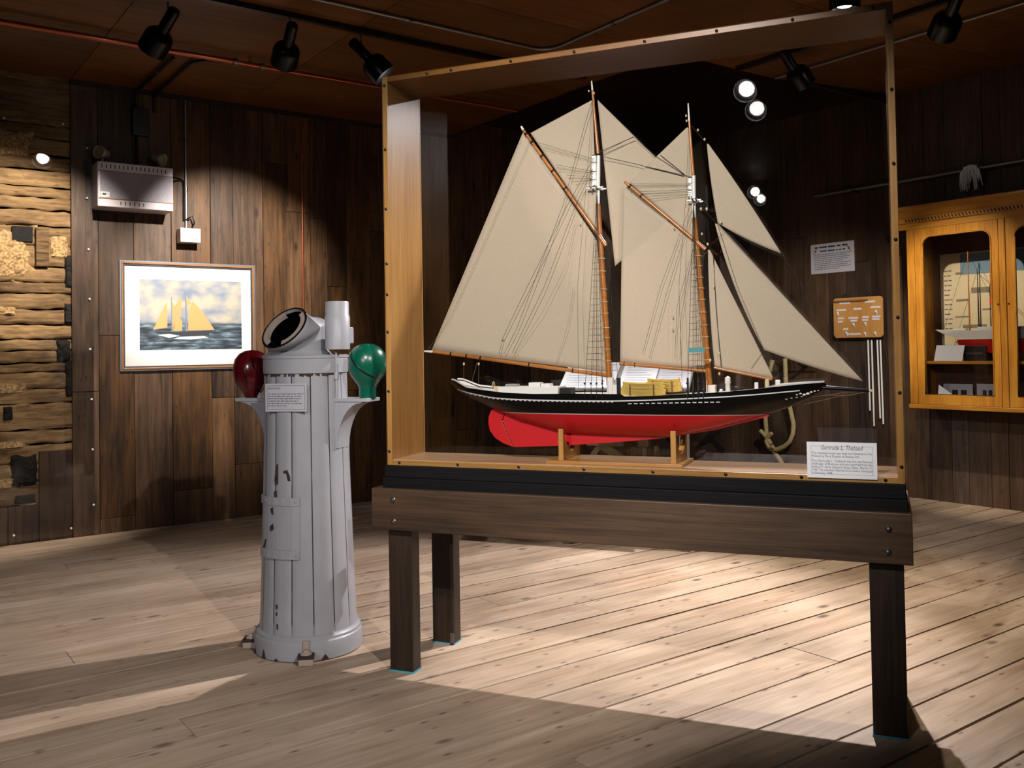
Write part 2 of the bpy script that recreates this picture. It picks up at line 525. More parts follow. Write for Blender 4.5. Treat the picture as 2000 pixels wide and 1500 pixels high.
lg = MB()
cour = [(3.30, 3.0), (2.99, 2.86)]
ly = [240, 268, 300, 330, 363, 384, 409, 440, 478, 520, 551, 573, 604, 634, 662, 685, 709, 727, 760, 788, 840, 868, 905, 940, 985]
lz = [wl(70, y).z for y in ly]
lg.grid(lump(-7.7, LOGX + .02, wl(70, 240).z, 3.32, 0.03, 0.02, 60, 10, 2.0, 5.0, 0.004, 0.004))
for i in range(len(lz) - 1):
    lg.grid(lump(-7.7, LOGX + .02, lz[i + 1] + .004, lz[i] - .004, 0.03, 0.016, 150, 10, 3.0, i * 3.1, 0.012, 0.012))
setting(lg.build('wall_exposed_logs', M['log'], smooth=35, recalc=False))


def patch(px0, py0, px1, py1, seed, y=0.012, amp=0.03):
    a = wl(px0, py1, 0); b = wl(px1, py0, 0)
    nx = max(12, int((b.x - a.x) / 0.014)); nz = max(10, int((b.z - a.z) / 0.014)); rows = []
    for j in range(nz + 1):
        row = []
        for i in range(nx + 1):
            u, v = i / nx, j / nz
            x = a.x + (b.x - a.x) * u; z = a.z + (b.z - a.z) * v
            ed = min(u, 1 - u, v, 1 - v) * 2
            k = min(1.0, ed * 2.4 + 0.35 * mnoise.noise(Vector((x * 11, z * 11, seed))))
            n = mnoise.noise(Vector((x * 40, z * 55, seed))) * 0.010 + mnoise.noise(Vector((x * 13, z * 13, seed + 9))) * 0.012
            row.append(Vector((x, y + 0.06 * (1 - max(0.0, k)) + n - amp * 0.3, z)))
        rows.append(row)
    return rows


ch = MB()
for k, q in enumerate([(-90, 436, 76, 556), (92, 452, 140, 512), (-60, 252, 78, 304), (-60, 596, 46, 618), (-60, 742, 66, 776), (-60, 858, 60, 884), (-30, 928, 62, 962), (40, 980, 78, 1000)]):
    ch.grid(patch(*q, seed=k * 5.3))
setting(ch.build('wall_chinking', M['chink'], recalc=False))
dk = MB()
dk.grid(patch(14, 876, 80, 962, 2.2, 0.0, 0.02))
dk.grid(patch(24, 962, 78, 988, 4.2, 0.0, 0.02))
for q in [(126, 490, 143, 574), (124, 585, 143, 640), (108, 660, 143, 712), (127, 700, 143, 790), (4, 790, 28, 826)]:
    dk.grid(patch(*q, seed=q[1], y=-0.002, amp=0.01))
a, b = wl(24, 470, 0), wl(64, 443, 0)
dk.box(a.x, b.x, 0.0, 0.03, a.z, b.z)  # dark block stands in for the shade of a hollow between logs
setting(dk.build('trim_1', M['dark'], recalc=False))
a, b = wl(70, 520, 0), wl(95, 446, 0)
setting(MB().box(a.x, b.x, -0.012, 0.05, a.z, b.z).build('trim_2', M['log'], bevel=.006))

# right wall
wbr = MB()
y = 0.0
while y > YN:
    w = rnd.choice([0.13, 0.17, 0.2, 0.23, 0.15])
    zs = [0.0, rnd.uniform(0.5, 2.6), 3.34] if rnd.random() < .6 else [0.0, 3.34]
    for k in range(len(zs) - 1):
        d = rnd.uniform(-0.004, 0.004)
        wbr.box(-0.008 + d, 0.012, y - w + .002, y - .001, zs[k] + .001, zs[k + 1] - .002)
    y -= w
setting(wbr.build('wall_right', M['plank_r'], bevel=0.0015, segs=1))
setting(MB().box(0.013, 0.12, YN, 0.1, -0.05, 3.5).build('wall_right_backing', M['void']))
# the two walls behind the camera
setting(MB().box(XL - .1, XL, YN, 0, 0, 3.34).build('wall_back', M['plank_r']))
setting(MB().box(XL, 0, YN - .1, YN, 0, 3.34).build('wall_front', M['plank_r']))

# ceiling: plywood sheets, dark boarded opening in the far corner
OX, OY = -2.55, -2.72
cb = MB()


def cz(x):
    return CEIL + max(0.0, (x + 1.6) / 1.6) * 0.1


def sheet(x0, x1, y0, y1):
    g = 0.0025
    vs = [(x, yy, cz(x) + t) for t in (0, .012) for yy in (y0 + g, y1 - g) for x in (x0 + g, x1 - g)]
    cb.add(vs, [(0, 2, 3, 1), (4, 5, 7, 6), (0, 1, 5, 4), (2, 6, 7, 3), (0, 4, 6, 2), (1, 3, 7, 5)])


xs = [XL] + [v for v in [-5.75 + 1.22 * k for k in range(-4, 6)] if XL < v < OX - .3] + [OX, -1.6, -0.8, 0.0]
yy_ = [0.0, -1.0, OY, -3.44 - .3, -5.0, -6.2, -7.4, -8.6, YN]
for i in range(len(xs) - 1):
    for k in range(len(yy_) - 1):
        if xs[i] >= OX - .01 and yy_[k + 1] >= OY - .01: continue
        sheet(xs[i], xs[i + 1], yy_[k + 1], yy_[k])
setting(cb.build('ceiling', M['ply']))
bk = MB()
bk.box(XL - .1, OX - .02, YN - .1, 0.1, 3.225, 3.26)
bk.add([(OX - .02, OY - .02, 3.225), (-1.6, OY - .02, 3.225), (0.1, OY - .02, 3.335), (OX - .02, YN, 3.225), (-1.6, YN, 3.225), (0.1, YN, 3.335)], [(0, 1, 4, 3), (1, 2, 5, 4)])
setting(bk.build('ceiling_backing', M['under']))
sf = MB()
sf.box(OX - .03, OX, OY, 0, 3.2, 4.6).box(OX, 0.02, OY - .03, OY, 3.216, 4.6).box(OX, 0.02, 0, .03, 3.3, 4.6).box(0, .03, OY, 0, 3.3, 4.6).box(OX, 0.02, OY, .02, 4.6, 4.63)
setting(sf.build('trim_3', M['soffit']))
setting(MB().box(LOGX, OX, -0.03, -0.008, 3.165, 3.2).build('trim_4', M['soffit']))
# ------------------------------------------------------------------ display table
CW, CT = 1.87, 2.345           # case width, top of case
ZB = 0.805                     # underside of the case
CD = 0.285                     # depth of the case
tb = thing('display_table', 'dark stained timber table with black plinth carrying the big glass case', 'table', CAS, TC)
o = MB().box(-.053, 1.887, -.035, -.002, .557, .718).build('front_apron', M['table'], tb, bevel=.003)
MB().box(-.053, 1.887, 0.437, .47, .65, .718).build('back_apron', M['table'], tb, bevel=.003)
MB().box(-.053, -.02, -.002, .437, .557, .718).build('side_apron', M['table'], tb, bevel=.003)
MB().box(1.854, 1.887, -.002, .437, .557, .718).build('side_apron', M['table'], tb, bevel=.003)
pl = MB()
pl.box(-.015, 1.876, -.012, .45, .712, .757).box(-.012, 1.872, .0, .42, .757, .804)
pl.build('plinth', M['ebony'], tb, bevel=.003)
for x in (0.0, 1.757):
    for yv in (0.0, .37):
        MB().box(x, x + .103, yv, yv + .066, 0.003, .72).build('leg', M['leg'], tb, bevel=.004)
        lgd = MB(); lgd.box(x - .0015, x + .1045, yv - .0015, yv + .0675, 0, .006); lgd.build('foot_tape', M['blue'], tb)
for px, py in ((768, 976), (769, 1018), (1735, 1033), (1734, 1078)):
    p = cs(px, py, -.035)
    b = MB(); b.lathe([(.011, 0), (.011, .003), (.0085, .005), (.006, .009), (.0, .0105)], (p.x, p.y, p.z), (0, -1, 0), 14)
    b.build('bolt', M['steel'], tb, smooth=40)
br = MB(); br.box(.085, .103, .355, .3685, .0, .003).box(.085, .103, .3665, .3695, 0, .05)
br.build('angle_bracket', M['steel'], tb)

# ------------------------------------------------------------------ glass case
case = thing('display_case', 'large oak and glass museum case holding the two masted ship model', 'display case', CAS, TC)
T = .021
MB().box(0, T, .004, CD, ZB, CT).build('left_panel', M['oak'], case, bevel=.0015)
MB().box(CW - T, CW, .004, CD, ZB, CT).build('right_panel', M['oak'], case, bevel=.0015)
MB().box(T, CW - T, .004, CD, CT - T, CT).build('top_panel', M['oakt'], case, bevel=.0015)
MB().box(T, CW - T, .004, CD, ZB, ZB + .020).build('bottom_panel', M['oakx'], case, bevel=.0015)
MB().box(T, CW - T, .012, CD - .013, ZB + .020, ZB + .022).build('base_liner', M['oakb'], case)
MB().box(0, CW, 0, .004, ZB, CT).build('front_pane', M['glass'], case)
MB().box(T, CW - T, CD - .012, CD - .008, ZB + .022, CT - T).build('back_pane', M['glass'], case)
sc_pts = [(cs(p, q, 0)) for p, q in ((751, 167), (752, 292), (753, 408), (754, 515), (755, 575), (757, 648), (758, 764), (760, 881))]
sc_pts = [(.010, p.z) for p in sc_pts]
for p, q in ((1739, 42), (1742, 174), (1745, 319), (1747, 467), (1751, 619), (1753, 766), (1757, 911)):
    sc_pts.append((CW - .010, cs(p, q, 0).z))
for p, q in ((780, 904), (894, 908), (1013, 913), (1140, 917), (1275, 922), (1417, 927), (1565, 933), (1729, 938)):
    sc_pts.append((cs(p, q, 0).x, ZB + .012))
for p in (833, 880, 997, 1121, 1259, 1400, 1549, 1707):
    sc_pts.append((cs(p, 100, 0).x, CT - .012))
for x, z in sc_pts:
    s = MB(); s.lathe([(.0052, 0), (.0052, .0015), (.003, .003), (0, .0034)], (x, 0, z), (0, -1, 0), 10)
    s.build('screw', M['screw'], case, smooth=40)


def text_mesh(s, size, name, mat, parent, mtx, align='LEFT', shear=0.0, width=None):
    cu = bpy.data.curves.new(name, 'FONT'); cu.body = s; cu.size = size; cu.align_x = align; cu.shear = shear
    cu.resolution_u = 2
    t = bpy.data.objects.new(name, cu); COL.objects.link(t)
    dg = bpy.context.evaluated_depsgraph_get()
    me = bpy.data.meshes.new_from_object(t.evaluated_get(dg))
    bpy.data.objects.remove(t); bpy.data.curves.remove(cu)
    me.materials.clear(); me.materials.append(mat)
    if width:
        w = max(v.co.x for v in me.vertices) - min(v.co.x for v in me.vertices)
        for v in me.vertices: v.co.x *= width / w
    me.transform(mtx)
    o = bpy.data.objects.new(name, me); COL.objects.link(o); o.parent = parent
    return o


def facing(o, ex, ez, n):     # matrix: text x along ex, y along ez, at o
    return Matrix(((ex[0], ez[0], n[0], o[0]), (ex[1], ez[1], n[1], o[1]), (ex[2], ez[2], n[2], o[2]), (0, 0, 0, 1)))


# placard on the case glass (lower right corner)
tl, br_ = cs(1577, 861, -.002), cs(1713, 938, -.002)
x0, x1, z0, z1 = cs(1577, 930, -.002).x, cs(1713, 900, -.002).x, cs(1640, 934.5, -.002).z, cs(1640, 864, -.002).z
pc = thing('placard', 'white printed card headed Gertrude fixed to the lower corner of the case glass', 'sign', csw(x0, -.0005, z0), TC)
W_, H_ = x1 - x0, z1 - z0
MB().box(0, W_, -.002, 0, 0, H_).build('card', M['paper'], pc)
rl = MB(); m_ = .012
for a in (m_, W_ - m_ - .002): rl.box(a, a + .002, -.0023, -.002, m_, H_ - m_)
for a in (m_, H_ - m_ - .002): rl.box(m_, W_ - m_, -.0023, -.002, a, a + .002)
rl.build('border', M['rule'], pc)
ff = lambda x, z: facing((x, -.0024, z), (1, 0, 0), (0, 0, 1), (0, -1, 0))
text_mesh('Gertrude L. Thebaud', .021, 'title_text', M['ink'], pc, ff(W_ * .20, H_ * .79), shear=.25, width=W_ * .6)
lines = ['This detailed model was built and donated to the', 'Museum by Percy Dauphin of Ottawa, Ont.', '',
         'The Gertrude L. Thebaud was the last famous', 'challenger of Bluenose and was launched from the', 'Arthur D. Story shipyard, Essex, Mass., March 17,',
         '1930. The schooner was lost at La Guaira, Venezuela', 'in February 1948.']
zz = H_ * .665
bx = None
for s in lines:
    if s:
        wd = W_ * .86 * (1.0 if len(s) > 41 else (len(s) / 49))
        text_mesh(s, .0105, 'body_text', M['ink'], pc, ff(W_ * .07, zz), width=wd)
        zz -= H_ * .085
    else:
        zz -= H_ * .045

# ------------------------------------------------------------------ binnacle
BC = Vector((-.848, 3.947, 0)); BR = -.36
bn = thing('binnacle', 'grey painted ship binnacle with red and green iron balls beside the glass case', 'binnacle', BC, BR)
body_prof = [(.207, .07), (.203, .12), (.198, .25), (.190, .50), (.182, .75), (.178, .95), (.176, 1.10), (.175, 1.165)]


def rad(z):
    for i in range(len(body_prof) - 1):
        (r0, a), (r1, b) = body_prof[i], body_prof[i + 1]
        if a <= z <= b: return r0 + (r1 - r0) * (z - a) / (b - a)
    return body_prof[0][0] if z < .07 else body_prof[-1][0]


bb = MB(); NS = 14
for k in range(NS):           # staves
    rows = []
    a0 = 2 * PI * (k + .012) / NS; a1 = 2 * PI * (k + .988) / NS
    for i in range(15):
        z = .07 + (1.165 - .07) * i / 14; r = rad(z); row = []
        for j in range(7):
            a = a0 + (a1 - a0) * j / 6
            rr = r - (.004 if j in (0, 6) else 0)
            row.append((rr * math.cos(a), rr * math.sin(a), z))
        rows.append(row)
    bb.grid(rows)
bb.build('body', M['grey'], bn, smooth=25)
MB().lathe([(r - .0035, z) for r, z in body_prof], n=56, caps=False).build('stave_seams', plain('seam_shade', col(62, 60, 62), .8), bn, smooth=30)  # dark inner shell paints in the shade of the stave grooves
base = MB(); base.lathe([(.205, .004), (.226, .004), (.228, .05), (.224, .075), (.219, .08), (.219, .09), (.214, .096), (.206, .1)], n=56)
base.build('base_ring', M['grey'], bn, smooth=30)
col_ = MB(); col_.lathe([(.172, 1.166), (.179, 1.168), (.180, 1.225), (.178, 1.228), (.182, 1.231), (.182, 1.240), (.176, 1.244), (.16, 1.244)], n=56)
col_.build('collar', M['grey'], bn, smooth=30)
gap = MB(); run = 0
for k in range(61):           # flaking paint in the joint under the collar
    a = -PI + k * PI / 60
    if k < 60 and rnd.random() < .8:
        a2 = a + .0545; r = .1785
        gap.add([(r * math.cos(t), r * math.sin(t), z) for z in (1.159 + rnd.uniform(-.004, .002), 1.169) for t in (a, a2)], [(0, 1, 3, 2)])
    elif gap.v:
        gap.build('flaked_joint', M['rust'], bn); gap = MB()

# hood: cowl turned forward and up, with a round sighting mouth
sd = Vector((-.164, -.756, .63)).normalized()
mc = loc(vp(556, 641, BC + Vector((0, -.13, 0)), 0), BC, BR)
side = Vector((0, 0, 1)).cross(sd).normalized(); upv = sd.cross(side)
if side.x < 0: side = -side
if upv.y < 0: upv = -upv
def ell(c, rx_, ry_, n=48):
    return [c + side * (rx_ * math.cos(2 * PI * k / n)) + upv * (ry_ * math.sin(2 * PI * k / n)) for k in range(n)]
hc = loc(vp(583, 695, BC, 0), BC, BR); HR = .128
hd = MB(); rows = []
MR = .108
for j_ in range(15):
    t = j_ / 14; row = []
    h00, h10, h01, h11 = 2 * t**3 - 3 * t**2 + 1, t**3 - 2 * t**2 + t, -2 * t**3 + 3 * t**2, t**3 - t**2
    for k in range(48):
        a = 2 * PI * k / 48
        p0 = Vector((hc.x + HR * math.cos(a), hc.y + HR * math.sin(a), 1.244)); p1 = mc + side * (MR * math.cos(a)) + upv * (MR * math.sin(a))
        bk_ = .5 + .5 * math.sin(a + .45)
        row.append(p0 * h00 + Vector((0, .03 * bk_, .06 + .72 * bk_)) * h10 + p1 * h01 + sd * (.05 + .36 * bk_) * h11)
    rows.append(row)
rows.append(ell(mc + sd * .004, MR - .004, MR - .004)); rows.append(ell(mc - sd * .012, MR - .008, MR - .008))
hd.grid(rows, True)
hd.lathe([(HR + .022, 1.243), (HR + .012, 1.248), (HR + .002, 1.262)], (hc.x, hc.y, 0), n=48, caps=False)
hd.build('hood', M['grey'], bn, smooth=50)
mo = MB(); mo.grid([ell(mc - sd * .010, MR - .006, MR - .006), ell(mc - sd * .02, .05, .05), ell(mc - sd * .02, .0005, .0005)], True)
mo.build('mouth', M['void'], bn, recalc=False)
mr_ = MB(); mr_.tube(ell(mc + sd * .003, MR - .001, MR - .001), .0035, 6, closed=True); mr_.build('mouth_rim', M['blackgl'], bn, smooth=60)
for (a0, a1) in ((2.05, 4.35), (-1.15, 1.0)):
    ring = MB(); rows = []
    for i in range(19):
        a = a0 + (a1 - a0) * i / 18
        d1 = side * math.cos(a); d2 = upv * math.sin(a)
        row = []
        for rx_, ry_, o_ in ((.100, .100, 0), (.100, .100, .005), (.080, .080, .004), (.080, .080, -.018)):
            row.append(mc + d1 * rx_ + d2 * ry_ + sd * o_)
        rows.append(row)
    ring.grid(rows); ring.build('lens_putty', M['putty'], bn, smooth=40)
# lamp tube beside the hood
tp = loc(vp(659, 640, BC + Vector((0, -.1, 0)), 0), BC, BR); tx, ty = tp.x, tp.y
tbm = MB(); tbm.lathe([(.04, 1.265), (.051, 1.265), (.0515, 1.275), (.0525, 1.40), (.051, 1.402), (.0505, 1.408), (.049, 1.41), (.049, 1.462), (.047, 1.466), (.0, 1.466)], (tx, ty, 0), n=32)
tbm.build('lamp_tube', M['grey'], bn, smooth=40)
MB().lathe([(.0, 1.2645), (.04, 1.2645)], (tx, ty, 0), n=24, caps=False).build('tube_opening', M['void'], bn, recalc=False)
arm = MB(); arm.box(tx - .03, tx + .01, ty, ty + .12, 1.29, 1.36); arm.build('tube_bracket', M['grey'], bn, bevel=.004)
rod = MB(); rod.cyl((.178, -.045, 1.0), (.178, -.045, 1.262), .006, n=10).cyl((.178, -.045, 1.14), (.178, -.045, 1.17), .011, n=10).box(.165, .183, -.052, -.038, 1.15, 1.158)
rod.build('side_rod', M['grey'], bn, smooth=40)
# brackets carrying the iron balls
for s, nm in ((-1, 'l'), (1, 'r')):
    bk_ = MB()
    bk_.box(min(s * .150, s * .328), max(s * .150, s * .328), -.055, .055, 1.045, 1.06)
    for yv in (-.05, .044):
        prof = [(s * .163, 1.046), (s * .305, 1.046)]
        for i in range(9):
            t = i / 8
            prof.append((s * (.295 - .115 * math.sin(t * PI / 2)), 1.04 - .19 * (1 - math.cos(t * PI / 2))))
        prof.append((s * .165, .85))
        bk_.prism([(x, yv, z) for x, z in prof], (0, .006, 0))
    bk_.build('ball_bracket', M['grey'], bn, bevel=.002)
    wbx = MB(); rows = []
    for i in range(9):
        t = i / 8
        x = s * (.295 - .115 * math.sin(t * PI / 2)); z = 1.04 - .19 * (1 - math.cos(t * PI / 2))
        rows.append([(x, -.05, z), (x, .05, z)])
    wbx.grid(rows); wbx.build('bracket_web', M['grey'], bn, smooth=40)
bxl, bxs = .277, .300
rb = MB(); rb.lathe([(.0, .098), (.030, .094), (.055, .081), (.073, .058), (.081, .03), (.082, .0), (.077, -.03), (.066, -.055), (.05, -.078), (.036, -.1), (.030, -.112), (.029, -.113)], (-bxl, 0, 1.172), n=40)
o = rb.build('iron_ball', M['redball'], bn, smooth=60); o['label'] = 'dark red iron ball'
gb = MB(); gb.lathe([(.0, .088), (.030, .084), (.055, .071), (.072, .05), (.08, .024), (.081, .0), (.077, -.026), (.067, -.05), (.052, -.072), (.041, -.086), (.036, -.1), (.035, -.141)], (bxs, 0, 1.200), n=40)
o = gb.build('iron_ball', M['greenball'], bn, smooth=60); o['label'] = 'green iron ball'
for cx_, cz_, ax, rr_ in ((-bxl, 1.172, Vector((.95, .25, .05)), .0825), (bxs, 1.200, Vector((.7, -.08, .72)), .0815)):
    bd = MB(); u, w = bd.ringframe(ax)
    bd.tube([Vector((cx_, 0, cz_)) + (u * math.cos(2 * PI * k / 40) + w * math.sin(2 * PI * k / 40)) * rr_ for k in range(40)], .004, 6, closed=True)
    bd.build('seam_band', M['black'], bn, smooth=60)
nut = MB(); nut.lathe([(.012, 0), (.012, .012), (.006, .014), (.006, .022)], (-.215, -.03, 1.06), n=6)
nut.build('clamp_nut', M['bright'], bn)


def on_body(px, py, lift=.0):     # hit the tapered body with a sight line, binnacle frame
    d = ray(px, py); lo_, hi_ = 2.5, 5.0
    t = lo_
    while t < hi_:
        p = CAM + d * (t / d.y)
        q = p - BC
        if math.hypot(q.x, q.y) < rad(p.z) + lift: return loc(p, BC, BR)
        t += .0015
    return loc(p, BC, BR)


def curved_plate(px0, py0, px1, py1, lift, name, mat, parent, nx=6, th=.004):
    a = on_body(px0, (py0 + py1) / 2); b = on_body(px1, (py0 + py1) / 2)
    z0, z1 = on_body((px0 + px1) / 2, py1).z, on_body((px0 + px1) / 2, py0).z
    a0, a1 = math.atan2(a.y, a.x), math.atan2(b.y, b.x); mb = MB(); rows = []
    for z in (z0, z1):
        rows.append([((rad(z) + lift) * math.cos(a0 + (a1 - a0) * i / nx), (rad(z) + lift) * math.sin(a0 + (a1 - a0) * i / nx), z) for i in range(nx + 1)])
    mb.grid(rows); o = mb.build(name, mat, parent, solid=th); return o


dr = curved_plate(519, 985, 586, 1091, .003, 'access_door', M['grey'], bn)
curved_plate(514, 972, 586, 988, .006, 'door_strap', M['grey'], bn)
curved_plate(512, 1075, 585, 1092, .006, 'door_strap', M['grey'], bn)
curved_plate(540, 990, 569, 1074, .0055, 'door_panel', M['grey'], bn, th=.0015)
for q in ((577, 980), (579, 1086), (520, 977)):
    p = on_body(*q, .009); n_ = Vector((p.x, p.y, 0)).normalized()
    MB().lathe([(.005, 0), (.004, .003), (0, .004)], p, n_, 8).build('rivet', M['grey'], bn, smooth=50)
chips = [[(536, 938), (540, 908), (543, 905), (543, 945), (538, 948)], [(553, 920), (561, 918), (566, 930), (567, 940), (562, 940), (559, 926), (553, 924)],
         [(528, 994), (533, 990), (534, 1006), (530, 1003)], [(527, 1028), (533, 1022), (535, 1033), (530, 1038), (527, 1034)], [(514, 1068), (518, 1052), (520, 1053), (516, 1078), (513, 1078)],
         [(538, 1182), (542, 1180), (542, 1190), (539, 1190)], [(539, 1196), (542, 1196), (541, 1203), (539, 1203)], [(540, 1219), (543, 1219), (543, 1230), (540, 1229)],
         [(569, 980), (577, 978), (577, 984), (570, 984)], [(518, 1238), (523, 1238), (522, 1244), (518, 1243)], [(535, 960), (540, 958), (541, 970), (536, 971)]]
for c in chips:
    MB().add([on_body(x, y, .0075 if 970 < y < 1095 else .0022) for x, y in c], [tuple(range(len(c)))]).build('paint_chip', M['rust'], bn)
lug = MB()
for ang in (-2.74, -1.05):
    d = Vector((math.cos(ang), math.sin(ang), 0)); p = d * .232; s_ = Vector((-d.y, d.x, 0))
    lug_ = MB(); lug_.obox(p + Vector((0, 0, .016)) + d * .01, d * .034, s_ * .03, (0, 0, .015))
    lug_.lathe([(.024, .031), (.024, .045), (.013, .049), (.013, .058)], p + d * .012, n=10)
    lug_.obox(p - d * .006 + Vector((0, 0, .055)), d * .008, s_ * .014, (0, 0, .032))
    lug_.build('foot_lug', M['putty'], bn, bevel=.004)
    rs = MB(); rs.obox(p + d * .0 + Vector((0, 0, .034)), d * .047, s_ * .033, (0, 0, .006)); rs.build('lug_rust', M['rust'], bn, bevel=.003)
for ang, w_, h_ in ((-1.93, .06, .04), (-2.35, .09, .022), (-.72, .08, .024), (-1.62, .06, .012)):
    for s_ in (0,):
        pts = [(a, z) for a, z in ((ang - w_, 0), (ang + w_, 0), (ang + w_ * .5, h_ * .55), (ang, h_), (ang - w_ * .4, h_ * .6))]
        MB().add([(.2286 * math.cos(a), .2286 * math.sin(a), z + .003) for a, z in pts], [tuple(range(len(pts)))]).build('base_chip', M['rust'], bn)

# card taped to the binnacle
pa, pb, pd = on_body(519, 778), on_body(599, 778), None
cdl = loc(vp(519, 749, wor(pa, BC, BR) + Vector((0, -.012, 0)), 0), Vector((0, 0, 0)), 0)
pm_ = on_body(559, 778); ang_ = math.atan2(pm_.y, pm_.x) + BR
tn = Vector((math.cos(ang_), math.sin(ang_), 0)); CZR = ang_ + PI / 2
pw = wor(pm_, BC, BR) + tn * .006
q0, q1 = vp(519, 804, pw, CZR), vp(599, 749, pw, CZR)
bc = thing('sign_card', 'small white typed card stuck on the grey binnacle below the hood', 'sign', q0, CZR)
W_, H_ = math.hypot(q1.x - q0.x, q1.y - q0.y), q1.z - q0.z
MB().box(0, W_, -.0015, .0, 0, H_).build('card', M['paper_g'], bc)
rl = MB()
for a in (.008, W_ - .0095): rl.box(a, a + .0015, -.0018, -.0015, .008, H_ - .008)
for a in (.008, H_ - .0095): rl.box(.008, W_ - .008, -.0018, -.0015, a, a + .0015)
rl.build('border', M['ink'], bc)
text_mesh('BINNACLE', .011, 'title_text', M['inkd'], bc, facing((.012, -.0019, H_ * .80), (1, 0, 0), (0, 0, 1), (0, -1, 0)), width=W_ * .3)


def greek(parent, x0, x1, z, h, mat, seed, y=-.0019, name='text_line', last=1.0):   # illegible typed lines
    r = random.Random(seed); m = MB(); x = x0
    end = x0 + (x1 - x0) * last
    while x < end - h:
        w = min(r.uniform(1.0, 4.2) * h, end - x)
        m.add([(x, y, z), (x + w, y, z), (x + w, y, z + h * .6), (x, y, z + h * .6)], [(0, 1, 2, 3)])
        x += w + h * .7
    return m.build(name, mat, parent)


for i in range(6):
    greek(bc, .012, W_ - .014, H_ * (.62 - .085 * i), .0052, M['ink'], i + 40, last=(1.0, .98, .93, .9, .95, .55)[i])
# ------------------------------------------------------------------ ship model
YS = .145
SO = Vector((.95, YS, .868))
ship = thing('ship_model', 'two masted schooner model with cream sails, black topsides and red keel inside the case', 'model ship', csw(SO.x, SO.y, SO.z), TC)


def sp(px, py, dy=0.0):
    return cs(px, py, YS + dy) - SO


def interp(tab, x):
    if x <= tab[0][0]: return tab[0][1]
    for i in range(len(tab) - 1):
        (a, u), (b, v) = tab[i], tab[i + 1]
        if a <= x <= b: return u + (v - u) * (x - a) / (b - a)
    return tab[-1][1]


XS0, XS1 = sp(887, 748).x, sp(1614, 754).x
BT = [(0, .030), (.02, .046), (.06, .066), (.15, .088), (.3, .106), (.45, .113), (.6, .112), (.75, .100), (.86, .075), (.94, .042), (.985, .014), (1.0, .003)]


def beam(x): return interp(BT, (x - XS0) / (XS1 - XS0))


def near(px, py):      # a point on the near topside: solve for the plane of the local half breadth
    p = sp(px, py)
    for _ in range(4): p = sp(px, py, -beam(p.x))
    return p


SHE = sorted([(near(x, y).x, near(x, y).z) for x, y in ((887, 743), (910, 757), (950, 763), (984, 767), (1040, 769.5), (1120, 769), (1212, 770), (1219, 774.5), (1260, 774), (1340, 770), (1420, 765.5), (1470, 760.5), (1510, 756), (1560, 751), (1610, 747))])
XS0 = min(XS0, SHE[0][0]); SHE.append((XS1, sp(1614, 750).z))
BOT = [(sp(x, y).x, sp(x, y).z) for x, y in ((887, 752), (895, 763), (925, 779), (955, 793), (985, 806), (1020, 822), (1080, 839), (1105, 847), (1200, 851), (1290, 853), (1312, 853), (1400, 836), (1470, 818), (1500, 809), (1540, 796), (1580, 778), (1605, 764), (1614, 757))]


def zsh(x): return interp(SHE, x)
def zbo(x): return min(interp(BOT, x), zsh(x) - .004)
def zdk(x): return interp([(XS0, zsh(XS0) - .014), (sp(985, 750).x, near(984, 767).z - .016), (sp(1219, 770).x, near(1230, 774).z - .012), (sp(1470, 760).x, near(1470, 760).z - .014), (XS1, zsh(XS1) - .012)], x)


NSEC = 14


def sec(x, s):
    b, z0, z1 = beam(x), zbo(x), zsh(x)
    a = s * PI / 2
    return b * math.sin(a) ** .9, z0 + (z1 - z0) * (1 - math.cos(a)) ** .8


def half(x, z):
    lo_, hi_ = 0.0, 1.0
    for _ in range(24):
        m = (lo_ + hi_) / 2
        if sec(x, m)[1] < z: lo_ = m
        else: hi_ = m
    return sec(x, lo_)[0]


NX = 90
xsn = sorted(set([XS0 + (XS1 - XS0) * (.5 - .5 * math.cos(PI * i / NX)) for i in range(NX + 1)] + [SHE[6][0], SHE[7][0]]))
hb = MB()
for sgn in (-1, 1):
    hb.grid([[(x, sgn * sec(x, j / NSEC)[0], sec(x, j / NSEC)[1]) for j in range(NSEC + 1)] for x in xsn])
# transom
x = xsn[0]
tr = [(x, -sec(x, j / NSEC)[0], sec(x, j / NSEC)[1]) for j in range(NSEC, 0, -1)] + [(x, sec(x, j / NSEC)[0], sec(x, j / NSEC)[1]) for j in range(0, NSEC + 1)]
hb.add(tr, [tuple(range(len(tr)))])
ZWL = near(1270, 812).z
hm, nt, b = newmat('hull_paint')
N = nt.nodes.new; L = nt.links.new
tc = N('ShaderNodeTexCoord'); sx_ = N('ShaderNodeSeparateXYZ'); L(tc.outputs['Object'], sx_.inputs[0])
mr1 = N('ShaderNodeMapRange'); mr1.inputs['From Min'].default_value = ZWL - .05; mr1.inputs['From Max'].default_value = ZWL + .05
L(sx_.outputs['Z'], mr1.inputs['Value'])
rp = N('ShaderNodeValToRGB'); rp.color_ramp.interpolation = 'CONSTANT'
rp.color_ramp.elements[0].position = 0; rp.color_ramp.elements[0].color = col(206, 30, 36)
rp.color_ramp.elements[1].position = .5; rp.color_ramp.elements[1].color = col(200, 205, 200)
e_ = rp.color_ramp.elements.new(.525); e_.color = col(9, 9, 10)
L(mr1.outputs[0], rp.inputs[0]); L(rp.outputs[0], b.inputs['Base Color'])
b.inputs['Roughness'].default_value = .3; b.inputs['Specular IOR Level'].default_value = .4
hb.build('hull', hm, ship, smooth=40, recalc=False)

pts = lambda l: [sp(x, y) for x, y in l]
kt = .009


def plate(name, px, mat, t=kt, bev=.002):
    p = [Vector((q.x, -t, q.z)) for q in pts(px)]
    return MB().prism(p, (0, 2 * t, 0)).build(name, mat, ship, bevel=bev)


